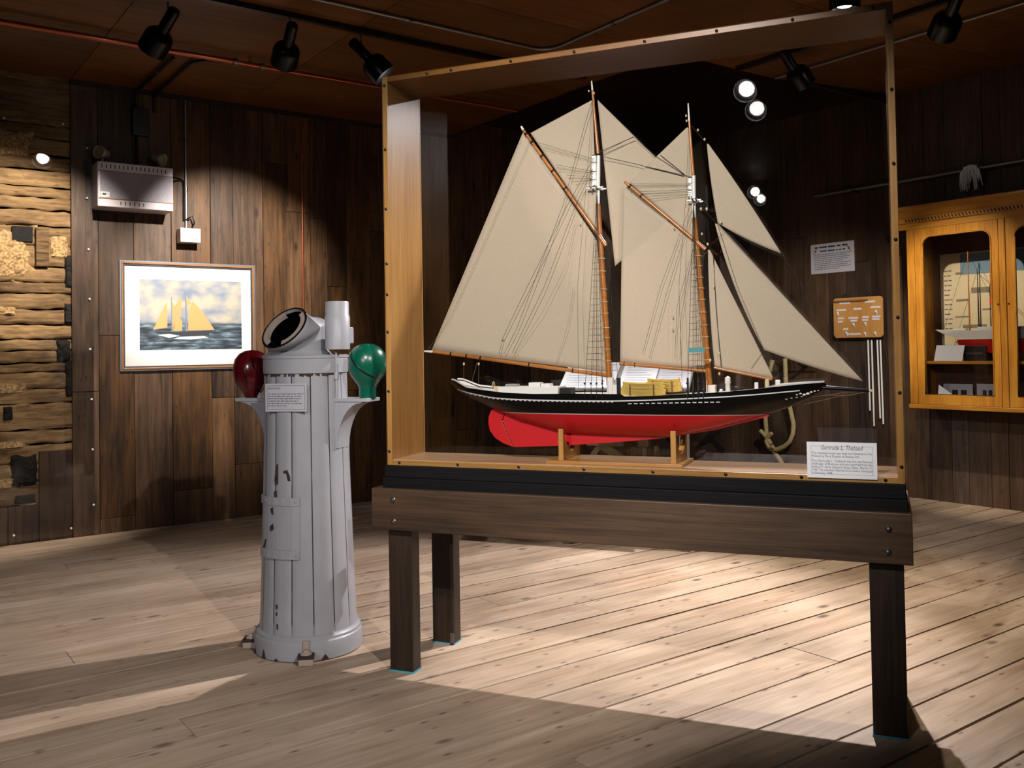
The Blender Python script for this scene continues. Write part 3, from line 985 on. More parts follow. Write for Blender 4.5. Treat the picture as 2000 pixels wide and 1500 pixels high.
plate('keel', [(983, 822), (1003, 868), (1006, 873), (1085, 871), (1103, 870), (1200, 864), (1292, 856), (1400, 839), (1470, 821), (1503, 813), (1500, 806), (1400, 830), (1290, 845), (1105, 838), (1020, 815), (990, 800)], M['red'])
plate('rudder', [(981, 822), (1001, 868), (1004, 873), (985, 866), (968, 855), (958, 841), (955, 828), (955, 815), (960, 802), (972, 792), (986, 794), (987, 806)], M['red'], .007)
hg = MB()
for i in range(9):
    p = sp(983 + (1003 - 983) * i / 8, 823 + (866 - 823) * i / 8)
    hg.box(p.x - .002, p.x + .002, -.0085, .0085, p.z - .0012, p.z + .0012)
hg.build('rudder_hinge', M['putty'], ship)
# stripes
STR = sorted((near(x, y).x, near(x, y).z) for x, y in ((890, 761), (920, 769), (960, 777), (1000, 780), (1040, 781.5), (1120, 783), (1200, 783.5), (1260, 782), (1340, 779), (1420, 775), (1480, 770.5), (1530, 766), (1562, 763)))
st = MB()
for sgn in (-1, 1):
    rows = []
    for i in range(80):
        x = STR[0][0] + (STR[-1][0] - STR[0][0]) * i / 79; z = interp(STR, x)
        rows.append([(x, sgn * (half(x, z - .0018) + .0014), z - .0018), (x, sgn * (half(x, z + .0022) + .0014), z + .0022)])
    st.grid(rows)
st.build('sheer_stripe', M['white'], ship, recalc=False)
scp = MB()
for i in range(16):
    px = 1230 + (1402 - 1230) * i / 15; p = near(px, 788.5 - 3 * i / 15); x, z = p.x, p.z
    scp.add([(xx, -(half(xx, zz) + .0014), zz) for xx, zz in ((x - .0065, z - .0016), (x + .0065, z - .0016), (x + .0065, z + .0016), (x - .0065, z + .0016))], [(0, 1, 2, 3)])
scp.build('scupper_marks', M['white'], ship)
scp = MB()
for i in range(34):
    px = 900 + (1195 - 900) * i / 33; x = near(px, 775).x; z = interp(STR, x) - .0035
    scp.add([(xx, -(half(xx, zz) + .0016), zz) for xx, zz in ((x - .0045, z - .0012), (x + .0045, z - .0012), (x + .0045, z + .0012), (x - .0045, z + .0012))], [(0, 1, 2, 3)])
scp.build('carved_edge', M['white'], ship)
scr = MB()
for px, py, r in ((1556, 771, .003), (1563, 769, .0035), (1570, 771, .005), (1577, 769, .0055), (1584, 766, .004), (1591, 764, .003), (1598, 763, .0022)):
    p = near(px, py); scr.ball((p.x, -(half(p.x, p.z) + .001), p.z), r, 8, 6, (1.3, .5, .8))
for px, py in ((1535, 776), (1545, 774), (1555, 772.5), (1565, 771)):
    p = near(px, py + 4); scr.ball((p.x, -(half(p.x, p.z) + .001), p.z), .0022, 8, 6, (2.2, .5, .5))
scr.build('bow_scroll', M['white'], ship, smooth=60)

# deck, bulwarks, rail
dkm = MB(); rows = []
for x in xsn[1:-1]:
    z = zdk(x); bb_ = max(half(x, z) - .002, .001); rows.append([(x, -bb_, z), (x, 0, z + .003), (x, bb_, z)])
dkm.grid(rows); dkm.build('deck', M['deck'], ship)
bw = MB(); rl_ = MB()
for sgn in (-1, 1):
    bw.grid([[(x, sgn * max(half(x, zdk(x)) - .003, .0008), zdk(x) - .001), (x, sgn * max(beam(x) - .003, .0008), zsh(x) - .0005)] for x in xsn[1:-1]])
    rl_.grid([[(x, sgn * (beam(x) + .0015), zsh(x) - .003), (x, sgn * (beam(x) + .0018), zsh(x)), (x, sgn * max(beam(x) - .006, .0), zsh(x) + .0003), (x, sgn * max(beam(x) - .006, 0), zsh(x) - .003)] for x in xsn[:-1]])
bw.build('bulwark', M['white'], ship, recalc=False)
rl_.build('rail', M['blackgl'], ship, recalc=False)
fr_ = MB()
for sgn in (-1, 1):
    xa, xb = sp(1490, 755).x, XS1 - .006
    fr_.grid([[(x, sgn * max(beam(x) - .004, .001), zsh(x) + .0005), (x, sgn * max(beam(x) - .003, .001), zsh(x) + .006 * min(1, (x - xa) / .05))] for x in [xa + (xb - xa) * i / 20 for i in range(21)]])
fr_.build('forecastle_rail', M['white'], ship, recalc=False)
tf = MB(); xa, xb = XS0 + .002, sp(985, 760).x
for sgn in (-1, 1):
    tf.grid([[(x, sgn * max(beam(x) - .004, .001), zsh(x) + .0005), (x, sgn * max(beam(x) - .003, .001), zsh(x) + .0065)] for x in [xa + (xb - xa) * i / 20 for i in range(21)]])
tf.build('stern_rail', M['white'], ship, recalc=False)


def dbox(name, px0, px1, ytop, ybot, hw, mat, dy=0.0, bev=.0015):
    a, b_ = sp(px0, ybot, dy), sp(px1, ytop, dy)
    z0 = min(a.z, zdk((a.x + b_.x) / 2))
    return MB().box(a.x, b_.x, dy - hw, dy + hw, z0, b_.z).build(name, mat, ship, bevel=bev)


dbox('cabin_trunk', 985, 1085, 757, 770, .045, M['white'])
dbox('cabin_roof', 982, 1098, 754.5, 757, .05, M['white'])
dbox('companion_hatch', 1036, 1058, 747, 756, .02, M['white'])
dbox('skylight', 1060, 1077, 749, 756, .02, M['white'])
dbox('deck_box', 1086, 1119, 757, 768, .03, M['iron'])
dbox('grey_hatch', 990, 1012, 750, 756, .018, M['standgrey'])
wh = MB(); p = sp(964, 752)
wh.tube([p + Vector((0, .012 * math.cos(2 * PI * k / 20), .012 * math.sin(2 * PI * k / 20))) for k in range(20)], .0015, 6, closed=True)
for k in range(4): wh.bar(p + Vector((0, -.015 * math.cos(PI * k / 4), -.015 * math.sin(PI * k / 4))), p + Vector((0, .015 * math.cos(PI * k / 4), .015 * math.sin(PI * k / 4))), .002, .002)
wh.build('steering_wheel', M['blk'], ship)
dbox('wheel_box', 966, 976, 754, 766, .012, M['blk'])
for q in ((1187, 1198, 737, 772, .012), (1199, 1209, 752, 772, .014), (1384, 1398, 752, 766, .016), (1380, 1387, 726, 768, .006), (1474, 1481, 747, 757, .006), (1515, 1524, 742, 756, .008), (1406, 1411, 760, 768, .01)):
    dbox('deck_fitting', *q, M['white'])
for q in ((1495, 1502, 740, 762, .008),):
    dbox('mooring_bitt', *q, M['blk'])
cap = MB(); p = sp(1422, 768); q = sp(1422, 734)
cap.lathe([(.009, 0), (.009, (q.z - p.z) * .55), (.011, (q.z - p.z) * .6), (.010, (q.z - p.z) * .9), (.0, (q.z - p.z))], p, n=14)
cap.build('windlass_post', M['white'], ship, smooth=40)
wl_ = MB(); p = sp(1436, 758)
wl_.cyl(p + Vector((0, -.03, 0)), p + Vector((0, .03, 0)), .007, n=12)
wl_.build('windlass', M['iron'], ship, smooth=40)
for px in (1205, 1209, 1342, 1352, 1362, 1374):
    dbox('pin_rail_post', px, px + 3, 738, 772, .002, M['iron'], -.03 if px < 1300 else .01, 0)

# dories nested on deck
def dory(name, x0, x1, yc, z0, h, wid):
    rows = []
    for i in range(17):
        t = i / 16; x = x0 + (x1 - x0) * t
        e_ = math.sin(PI * min(max(t, .02), .98)) ** .55
        sh = h * (1 + .35 * (2 * t - 1) ** 2)
        bo = z0 + h * .25 * (2 * t - 1) ** 4
        xo = (x - (x0 + x1) / 2) * 1.0
        rows.append([(x, yc - wid * e_, z0 + sh), (x, yc - wid * .62 * e_, bo + .0), (x, yc + wid * .62 * e_, bo), (x, yc + wid * e_, z0 + sh)])
    m = MB(); m.grid(rows)
    o = m.build(name, M['yellow'], ship, solid=.0022, recalc=False)
    return o


for (pa_, pb_, dy_, yb_) in ((1214, 1300, -.045, 772), (1262, 1332, .045, 765)):
    a, b_ = sp(pa_, yb_, dy_), sp(pb_, yb_, dy_)
    for k in range(3):
        dory('dory', a.x + .004 * k, b_.x - .004 * k, dy_, a.z + .0135 * k, .017, .036)
    for f_ in (.25, .78):
        xx = a.x + (b_.x - a.x) * f_
        MB().bar((xx, dy_ - .036, a.z - .002), (xx, dy_ - .036, a.z + .042), .003, .002).build('dory_strap', M['rope'], ship)

# spars
def spar(name, p0, p1, r0, r1, mat=None, dy0=0.0, dy1=0.0, n=14):
    a, b_ = sp(p0[0], p0[1], dy0), sp(p1[0], p1[1], dy1)
    return MB().tube([a, a.lerp(b_, .5), b_], [r0, (r0 + r1) / 2 * 1.03, r1], n).build(name, mat or M['spar'], ship, smooth=50)


spar('main_mast', (1192, 772), (1168, 398), .0118, .0088)
spar('masthead', (1167.5, 398), (1169, 304), .0078, .0068, M['white'])
spar('main_topmast', (1168, 300), (1157, 176), .0062, .004)
spar('masthead_truck', (1157, 176), (1155.5, 158), .0036, .0022, M['white'])
spar('fore_mast', (1387, 765), (1356, 425), .0112, .0084)
spar('masthead', (1355.5, 425), (1355, 343), .0074, .0064, M['white'])
spar('fore_topmast', (1354, 342), (1346, 236), .0058, .004)
spar('masthead_truck', (1346, 236), (1344, 202), .0038, .0022, M['white'])
spar('main_boom', (846, 687), (1186, 733), .006, .0078)
spar('boom_end', (829, 686), (846, 687), .0035, .0055, M['white'])
spar('main_gaff', (1022, 254), (1184, 480), .0055, .0072, None, -.012, -.012)
spar('gaff_end', (1018, 247), (1022, 254), .0035, .005, M['white'], -.012, -.012)
spar('fore_boom', (1210, 710), (1385, 725), .0058, .0066)
spar('fore_gaff', (1220, 355), (1378, 487), .005, .0068, None, -.011, -.011)
spar('jib_boom', (1395, 718), (1508, 741), .0046, .0042)
spar('bowsprit', (1590, 756), (1697, 763), .0085, .0055, M['blackgl'])
spar('bowsprit_end', (1697, 763), (1704, 763.5), .005, .004, M['blk'])
pl_ = MB()
for (xa, ya, xb, yb) in ((1157, 304, 1164, 365), (1344.5, 348, 1351, 384)):
    a, b_ = sp(xa, yb), sp(xb, ya); pl_.box(a.x, b_.x, -.004, .004, a.z, b_.z)
pl_.build('masthead_plate', M['white'], ship)
bn_ = MB()
for (xa, xb, ys_) in ((1156, 1165, (303, 318, 335.5, 351.5, 364)), (1344, 1352, (346, 358, 372, 385))):
    for yv in ys_:
        a, b_ = sp(xa, yv + 1), sp(xb, yv - 1); bn_.box(a.x, b_.x, -.005, .005, a.z, b_.z)
bn_.build('masthead_band', M['blackgl'], ship)
for (xa, ya, xb, yb) in ((1148, 366, 1181, 371), (1344, 388, 1371, 395)):
    a, b_ = sp(xa, yb), sp(xb, ya)
    ct = MB()
    for yv in (-.02, .02): ct.box(a.x, b_.x, yv - .003, yv + .003, a.z, a.z + .005)
    for xx in (a.x + .02, (a.x + b_.x) / 2 + .008): ct.box(xx - .003, xx + .003, -.06, .06, a.z + .004, a.z + .008)
    ct.build('crosstree', M['white'], ship)
for (c, ys_, fn) in ((1, (505, 530, 565, 590, 612, 640, 660, 682, 705), lambda y: 1168 + 24 * (y - 398) / 374.), (2, (500, 520, 542, 563, 585, 610, 635, 658, 680, 703), lambda y: 1356 + 31 * (y - 425) / 340.)):
    for yv in ys_:
        p = sp(fn(yv), yv)
        ho = MB(); ho.tube([p + Vector((.0128 * math.cos(2 * PI * k / 18), .0128 * math.sin(2 * PI * k / 18), 0)) for k in range(18)], .0014, 6, closed=True)
        ho.build('mast_hoop', M['blk'], ship, smooth=60)
bds = MB()
for (x0_, y0_, x1_, y1_, fr) in ((846, 687, 1186, 733, (.1, .19, .27, .55, .8)), (1210, 710, 1385, 725, (.05, .17, .8))):
    for f_ in fr:
        a = sp(x0_ + (x1_ - x0_) * f_, y0_ + (y1_ - y0_) * f_); b_ = sp(x0_ + (x1_ - x0_) * (f_ + .006), y0_ + (y1_ - y0_) * (f_ + .006))
        bds.cyl(a, b_, .0088, n=12)
for (x0_, y0_, x1_, y1_, fr) in ((1022, 254, 1184, 480, (.03, .1, .22, .35, .5)), (1220, 355, 1378, 487, (.06, .2))):
    for f_ in fr:
        a = sp(x0_ + (x1_ - x0_) * f_, y0_ + (y1_ - y0_) * f_, -.012); b_ = sp(x0_ + (x1_ - x0_) * (f_ + .012), y0_ + (y1_ - y0_) * (f_ + .012), -.012)
        bds.cyl(a, b_, .0082, n=12)
bds.build('spar_band', M['blackgl'], ship, smooth=40)


# sails
def edge(p0, p1, mid, n):
    out = []
    for i in range(n + 1):
        t = i / n; k = 4 * t * (1 - t)
        out.append((p0[0] + (p1[0] - p0[0]) * t + mid[0] * k, p0[1] + (p1[1] - p0[1]) * t + mid[1] * k))
    return out


def sail(name, A, B, C, D, dy=0.0, belly=.01, mids=((0, 0),) * 4, n=26, crease=(0, 0, 0), tri=False):
    e0, e1, e2, e3 = edge(A, B, mids[0], n), edge(B, C, mids[1], n), edge(D, C, mids[2], n), edge(A, D, mids[3], n)
    rows = []
    for j in range(n + 1):
        v = j / n; row = []
        for i in range(n + 1):
            u = i / n
            q = []
            for k in (0, 1):
                q.append((1 - v) * e0[i][k] + v * e2[i][k] + (1 - u) * e3[j][k] + u * e1[j][k]
                         - ((1 - u) * (1 - v) * A[k] + u * (1 - v) * B[k] + (1 - u) * v * D[k] + u * v * C[k]))
            sh = math.sin(PI * u) * math.sin(PI * min(1, v * .92 + .04))
            if tri: sh *= (1 - v) ** .5 if v < 1 else 0
            d = dy - belly * sh
            if crease[0]:
                d += crease[0] * math.sin(PI * u) * (.35 + .65 * v) * math.sin(2 * PI * crease[1] * (u - crease[2] * v)) * max(0, 1.0 - abs(u - .45) * 1.6)
            row.append(sp(q[0], q[1], d))
        rows.append(row)
    m = MB(); m.grid(rows)
    return m.build(name, M['sail'], ship, smooth=180, solid=.0012, recalc=False)


sail('mainsail', (843, 684), (1187, 727), (1166, 470), (1022, 257), 0, -.012, crease=(.006, 3.0, .25))
sail('main_topsail', (1036, 260), (1167, 452), (1157, 196), (1155.5, 196), .008, .004, crease=(.001, 2, 0), tri=True)
sail('fisherman_staysail', (1167, 195), (1201, 520), (1310, 425), (1336, 362), .03, .006, crease=(.004, 2.5, .2))
sail('fore_topsail', (1229, 357), (1364, 473), (1345, 250), (1341.5, 249), .008, .004, tri=True)
sail('foresail', (1211, 709), (1384, 722), (1364, 478), (1216, 364), 0, -.010, crease=(.002, 2.0, .2))
sail('jumbo', (1396, 717), (1511, 739), (1386.5, 488), (1383, 488), 0, .010, ((0, 1), (0, 0), (0, 0), (-3, 0)), tri=True)
sail('jib', (1492, 683), (1687, 745), (1402, 437), (1396.5, 437), .004, .012, ((2, 4), (0, 0), (0, 0), (-8, 3)), tri=True)
sail('jib_topsail', (1402, 436), (1526, 495), (1383.5, 281), (1380.5, 281), -.004, .010, ((-2, 3), (2, -2), (0, 0), (-2, 0)), tri=True)

# rigging
def line(pp, r=.0007, mat='rope', name='stay', dys=None, sag=0.0):
    dys = dys or [0.0] * len(pp)
    P_ = [sp(q[0], q[1], d) for q, d in zip(pp, dys)]
    return MB().tube(P_, r, 5, caps=False).build(name, M[mat], ship)


def shrouds(top, bots, nb, name, topn):
    m = MB(); ends = []
    a = sp(*top)
    for px in bots:
        p = near(px, 770); x = p.x
        e_ = Vector((x, -(beam(x) + .004), zsh(x) + .004))
        m.tube([a + Vector((0, -.006, 0)), e_], .0009, 5); ends.append(e_)
        f_ = Vector((x, beam(x) + .004, zsh(x) + .004))
        m.tube([a + Vector((0, .006, 0)), f_], .0009, 5)
    m.build(name, M['rope'], ship)
    rt = MB()
    for sgn in (-1, 1):
        for k in range(nb):
            t = .13 + .77 * k / (nb - 1)
            A_ = a.lerp(Vector((ends[0].x, sgn * -ends[0].y * -1 if sgn < 0 else -ends[0].y, ends[0].z)), t)
            B_ = a.lerp(Vector((ends[-1].x, ends[-1].y if sgn < 0 else -ends[-1].y, ends[-1].z)), t)
            if sgn < 0: A_ = a.lerp(ends[0], t)
            rt.tube([A_, B_], .0006, 4)
    rt.build('ratlines', M['rope'], ship)
    for e_ in ends:
        for sgn in (-1, 1):
            de = MB(); y_ = e_.y * (1 if sgn < 0 else -1)
            de.ball((e_.x, y_, e_.z + .008), .0042, 8, 6, (1, .6, 1)); de.ball((e_.x, y_, e_.z + .034), .0042, 8, 6, (1, .6, 1))
            de.tube([(e_.x, y_, zsh(e_.x) - .016), (e_.x, y_, e_.z + .008)], .0016, 5)
            de.build('deadeye', M['black'], ship, smooth=60)


shrouds((1167, 372), (1143, 1155, 1166, 1177), 27, 'main_shrouds', 0)
shrouds((1355, 396), (1343, 1354, 1364, 1374), 25, 'fore_shrouds', 0)
stays = [
    [(1346, 240), (1380, 280), (1526, 494), (1698, 762)], [(1353, 386), (1400, 437), (1688, 746), (1696, 761)], [(1355, 428), (1385, 486), (1512, 739), (1522, 757)],
    [(1169, 304), (1353, 346)], [(1169, 302), (1237, 267), (1278, 303), (1340, 344)]]
for s in stays: line(s, .0008)
line([(1164, 300), (1237, 268)], .0014)
line([(1290, 303), (1336, 340)], .0012)
line([(1168, 304), (1240, 320), (1336, 344)], .0012)
for s in ([(1156, 200), (1143, 240), (1100, 400), (1010, 640), (985, 690)], [(1160, 308), (1110, 398), (1020, 580), (981, 662), (975, 692)], [(1158, 330), (1125, 400), (1063, 560), (1000, 690)]):
    line(s, .0008, 'rope', 'topping_lift', [-.02] * len(s))
line([(1122, 440), (1105, 520), (1060, 610), (1000, 700)], .0005, 'ropel', 'brail', [-.016, -.02, -.022, -.012])
line([(1120, 560), (1108, 640), (1085, 712)], .0005, 'ropel', 'brail', [-.018, -.02, -.012])
line([(1040, 262), (880, 620), (836, 682)], .0005, 'ropel', 'flag_halyard', [-.015] * 3)
for (x0_, y0_) in ((1050, 274), (1060, 284), (1086, 318), (1090, 326), (1107, 338), (1112, 345), (1120, 352)):
    line([(x0_, y0_ + 4), (1158, 308 + (y0_ - 270) * .55)], .0006, 'rope', 'peak_halyard', [-.014, -.006])
for (x0_, y0_, y1_) in ((1228, 357, 360), (1230, 360, 362), (1246, 373, 370), (1250, 377, 376), (1262, 388, 380)):
    line([(x0_, y0_ + 2), (1349, y1_)], .0006, 'rope', 'peak_halyard', [-.012, -.006])
for s in ([(1349, 400), (1290, 560), (1255, 690)], [(1352, 410), (1300, 580), (1268, 700)], [(1355, 480), (1322, 600), (1318, 700)], [(1355, 480), (1330, 620), (1328, 705)]):
    line(s, .0006, 'rope', 'topping_lift', [-.016] * 3)
for s in ([(906, 711), (906, 745)], [(935, 711), (935, 752)], [(932, 707), (920, 752)], [(1393, 490), (1398, 600), (1408, 716)], [(1392, 490), (1402, 640), (1410, 722)], [(1381, 482), (1414, 455)], [(1358, 515), (1384, 488)], [(1492, 684), (1467, 720)], [(1492, 684), (1440, 560), (1402, 440)]):
    line(s, .0006, 'ropel' if s[0][0] < 1380 else 'rope', 'sheet', [-.008] * len(s))
for s in ([(1698, 764), (1640, 768), (1585, 776)], [(1698, 765), (1640, 774), (1570, 790)], [(1697, 764), (1660, 772), (1620, 772)]):
    line(s, .0006, 'ropel', 'bobstay', [0, 0, 0])
for s in ([(1157, 182), (1150, 300), (1128, 560), (1130, 760)], [(1346, 232), (1340, 380), (1326, 560), (1333, 768)]):
    line(s, .0006, 'rope', 'backstay', [0, -.03, -.075, -.112])
    line(s, .0006, 'rope', 'backstay', [0, .03, .075, .112])
for (px, py, r) in ((906, 711, .0055), (935, 711, .0055), (1363, 254, .0045), (1376, 272, .0048), (1340, 226, .0042), (1341, 236, .0042), (1369, 408, .005), (1380, 408, .0055), (1371, 457, .0045), (1382, 477, .0048), (1408, 434, .0045), (1405, 730, .005), (1387, 704, .0055), (1150, 178, .0038), (1160, 182, .0045), (1152, 330, .004), (1150, 345, .004), (1132, 437, .004), (1315, 445, .004), (980, 660, .004), (1312, 616, .004), (1312, 641, .004), (1394, 560, .004), (1405, 690, .004)):
    b_ = MB(); b_.ball(sp(px, py, -.016), r, 10, 7, (.8, .6, 1.15)); b_.build('block', M['blk'], ship, smooth=180)
a, b_ = sp(1344, 688, -.112), sp(1376, 679, -.112)
tt = MB().box(a.x, b_.x, -.114, -.1125, a.z, b_.z).build('tag', plain('teal_tag', col(70, 140, 140), .6), ship); tt['label'] = 'small teal tag on the fore shrouds'

# ------------------------------------------------------------------ cradle under the ship
cr = thing('model_stand', 'light wooden cradle board with two curved uprights holding up the schooner hull', 'model stand', csw(.885, YS, ZB + .022), TC)
bx0, bx1 = cs(1068, 908, .05).x - .885, cs(1334, 914, .05).x - .885
MB().box(bx0, bx1, -.105, .105, 0.0, .012).build('base_board', M['oakx'], cr, bevel=.002)
for px in (1091, 1310):
    xc = cs(px, 894, .045).x - .885
    inner = [(-.1, .128), (-.094, .128), (-.08, .1), (-.054, .065), (-.03, .045), (0, .0385)]
    prof = [(-.1, .012)] + inner + [(-y_, z_) for y_, z_ in reversed(inner[:-1])] + [(.1, .012)]
    MB().prism([(xc, y_, z_) for y_, z_ in prof], (.019, 0, 0)).build('upright', M['oak'], cr, bevel=.0012)
LW = dict(log=330, pic=620, stand=150, cab=230, wallr=320, pool=210, main=620, front=440, bin=480, front2=400)
EXPO = 0.0
# ------------------------------------------------------------------ things on the left wall
def wthing(name, label, cat, p, group=None):
    return thing(name, label, cat, wlw(*p), TW, group)


# acrylic sheet screwed over the old logs
xr = wl(184, 700, .03).x
px_ = wthing('acrylic_sheet', 'clear acrylic sheet screwed over the exposed old log wall', 'sheet', (xr, -.016, .02))
MB().box(-1.6, 0, -.004, 0, .0, 3.1).build('sheet', M['plexi'], px_)
for q in ((170, 289), (170, 387), (173, 487), (175, 584), (176, 682), (179, 780), (181, 878), (183, 986), (8, 230), (123, 242), (27, 1046), (139, 1032)):
    p = wl(q[0], q[1], .02)
    s = MB(); s.lathe([(.008, 0), (.008, .002), (.004, .006), (0, .007)], (min(p.x - xr, -.006), -.004, p.z - .02), (0, -1, 0), 10)
    s.build('screw', M['bright'], px_, smooth=40)

# emergency light
D_ = .2
a, b_ = wl(191, 402, D_), wl(338, 328, D_)
zt, zb_ = (wl(190, 314, D_).z + wl(337, 328, D_).z) / 2, (wl(192, 402, D_).z + wl(339, 413, D_).z) / 2
el = wthing('emergency_light', 'grey emergency lighting battery box with two lamp heads on the plank wall', 'emergency light', (a.x, 0, zb_))
W_, H_ = b_.x - a.x, zt - zb_
MB().box(0, W_, -D_, 0.0, 0, H_).build('housing', M['casegrey'], el, bevel=.006)
MB().box(.016, W_ - .004, -D_ - .002, -D_, H_ * .19, H_ * .78).build('front_panel', M['grille'], el)
for z0_, z1_ in ((H_ * .17, H_ * .19), (H_ * .78, H_ * .80)):
    MB().box(.004, W_ - .003, -D_ - .004, -D_, z0_, z1_).build('panel_lip', M['frame_b'], el)
sl = MB()
for k in range(16):
    x = W_ * (.05 + .056 * k); sl.box(x, x + .006, -D_ - .0012, -D_ + .001, H_ * .855, H_ * .945)
for k in range(6):
    x = W_ * (.29 + .06 * k); sl.box(x, x + .006, -D_ - .0012, -D_ + .001, H_ * .05, H_ * .13)
sl.build('vent_slots', M['inkd'], el)
lb = MB().box(.018, .018 + W_ * .115, -D_ - .0035, -D_ - .002, H_ * .205, H_ * .33).build('rating_label', M['paper'], el)
MB().box(.03, .055, -D_ - .004, -D_ - .003, H_ * .255, H_ * .29).build('label_print', M['inkd'], el)
for xf, dx_ in ((.105, -.8), (.86, .55)):
    xx = W_ * xf
    MB().cyl((xx, -.1, H_), (xx, -.1, H_ + .055), .009, n=10).build('lamp_stem', M['cream'], el, smooth=40)
    d = Vector((dx_, -.55, -.25 if dx_ > 0 else .05)).normalized(); c = Vector((xx, -.1, H_ + .075))
    hdm = MB(); hdm.lathe([(.0, -.055), (.022, -.052), (.032, -.04), (.034, -.01), (.045, .012), (.049, .035), (.047, .038), (.043, .032)], c, d, 24, caps=False)
    hl = hdm.build('lamp_head', M['cream'], el, smooth=50)
    MB().lathe([(.0, .036), (.025, .034), (.044, .031)], c, d, 20, caps=False).build('lens', M['lampglass'], hl, smooth=60)
tg_ = MB().box(W_ * .5, W_ * .53, -.07, -.055, H_, H_ + .02).build('cable_gland', M['frame_d'], el)

# white junction box
D_ = .11
a, b_ = wl(353, 472, D_), wl(392, 447, D_)
jb = wthing('junction_box', 'small white junction box on the plank wall above the framed picture', 'box', (a.x, 0, a.z))
W_, H_ = b_.x - a.x, b_.z - a.z
MB().box(0, W_, -D_, 0, 0, H_).build('cover', M['white'], jb, bevel=.004)
MB().lathe([(.0045, 0), (.0045, .002), (0, .003)], (W_ * .8, -D_, H_ * .22), (0, -1, 0), 10).build('screw', M['inkd'], jb)


def pipe(name, label, cat, pts_, r, mat, n=10, clips=()):
    p0 = Vector(pts_[0])
    t = thing(name, label, cat, p0, 0, 'metal conduits and cables' if cat in ('conduit', 'cable') else 'pipes')
    m = MB(); m.tube([Vector(q) - p0 for q in pts_], r, n); m.build('tube', M[mat], t, smooth=60)
    for c in clips:
        d = Vector(c[1]).normalized(); cc = Vector(c[0]) - p0
        k = MB(); k.cyl(cc - d * .012, cc + d * .012, r * 1.5, n=n); k.build('clip', M['steel'], t, smooth=40)
    return t


def wpt(px, py, off): return wlw(*wl(px, py, off))


tp_, bt_ = wl(361, 196, .02), wl(364, 446, .02)
pipe('conduit', 'thin metal conduit running down the planks to the white junction box', 'conduit', [wlw(bt_.x, -.018, 3.19), wlw(bt_.x, -.018, bt_.z)], .010, 'conduit', clips=[(wlw(bt_.x, -.018, wl(364, 370, .02).z), (0, 0, 1)), (wlw(bt_.x, -.018, wl(362, 273, .02).z), (0, 0, 1))])
cx0 = wl(338, 347, .1); c1 = wl(352, 350, .03); c2 = wl(360, 362, .02); c3 = wl(360, 430, .02)
pipe('cable', 'black cable looping from the emergency light down beside the conduit', 'cable', [wlw(cx0.x, -.1, cx0.z), wlw(c1.x, -.035, c1.z), wlw(c1.x + .025, -.03, c1.z - .012), wlw(c2.x - .004, -.02, c2.z - .02), wlw(c3.x - .004, -.02, c3.z), wlw(c3.x + .02, -.05, c3.z + .01), wlw(c3.x + .05, -.055, c3.z + .03), wlw(c3.x + .065, -.05, c3.z - .02), wlw(c3.x + .045, -.045, c3.z - .07)], .006, 'blackgl')
q1_, q2_ = wl(592, 590, .012), wl(589, 235, .012)
pipe('pipe', 'thin brown pipe running up the plank wall beside the framed picture', 'pipe', [wlw(q1_.x, -.018, .9), wlw(q1_.x, -.018, 3.16)], .008, 'copper')
q3 = wl(264, 240, .03)
db = wthing('wall_box', 'dark square electrical box high on the planks above the emergency light', 'box', (wl(259, 262, .04).x, 0, wl(274, 265, .04).z))
MB().box(0, wl(290, 262, .04).x - wl(259, 262, .04).x, -.05, 0, 0, .2).build('housing', M['black'], db, bevel=.004)
xk = wl(266, 240, .02).x
pipe('conduit', 'black conduit from the ceiling down to the dark wall box', 'conduit', [wlw(xk, -.95, 3.175), wlw(xk, -.06, 3.175), wlw(xk, -.02, 3.14), wlw(xk, -.02, wl(274, 265, .04).z + .2)], .012, 'black', clips=[(wlw(xk, -.6, 3.175), (math.sin(TW), -math.cos(TW), 0))])
pipe('conduit', 'black conduit dropping from the dark wall box to the emergency light', 'conduit', [wlw(xk, -.025, wl(274, 265, .04).z), wlw(xk, -.055, zt + .01)], .010, 'black')
xk2 = xk + .13
pipe('conduit', 'second black conduit bending from the copper pipe towards the plank wall', 'conduit', [wlw(xk2 + .25, -1.06, 3.175), wlw(xk2 + .08, -1.03, 3.175), wlw(xk2, -.93, 3.175), wlw(xk2, -.06, 3.175), wlw(xk2, -.02, 3.14), wlw(xk2, -.02, wl(274, 265, .04).z + .19)], .012, 'black')

# framed picture
D_ = .03
xa = (wl(232, 509, D_).x + wl(237, 729, D_).x) / 2; xb = wl(499, 600, D_).x
z1_ = (wl(232, 509, D_).z + wl(499, 517, D_).z) / 2; z0_ = (wl(237, 728, D_).z + wl(499, 716, D_).z) / 2
fp = wthing('framed_picture', 'framed print of a schooner under sail hung on the plank wall', 'picture', (xa, -.004, z0_))
W_, H_ = xb - xa, z1_ - z0_
fw = .034
fm = MB(); fi = MB(); fo = MB()
def frame_ring(m, x0, x1, z0, z1, w, ya, yb):
    m.box(x0, x0 + w, yb, ya, z0, z1); m.box(x1 - w, x1, yb, ya, z0, z1)
    m.box(x0 + w, x1 - w, yb, ya, z1 - w, z1); m.box(x0 + w, x1 - w, yb, ya, z0, z0 + w)
frame_ring(fo, 0, W_, 0, H_, .010, 0, -.024)
frame_ring(fm, .010, W_ - .010, .010, H_ - .010, .014, 0, -.030)
frame_ring(fi, .024, W_ - .024, .024, H_ - .024, .010, 0, -.022)
fo.build('frame_outer', plain('frame_silver', col(128, 132, 144), .35, .6), fp); fm.build('frame_middle', M['frame_b'], fp, bevel=.003); fi.build('frame_inner', M['frame_d'], fp)
MB().box(.03, W_ - .03, -.012, -.002, .03, H_ - .03).build('mat_board', M['mat'], fp)
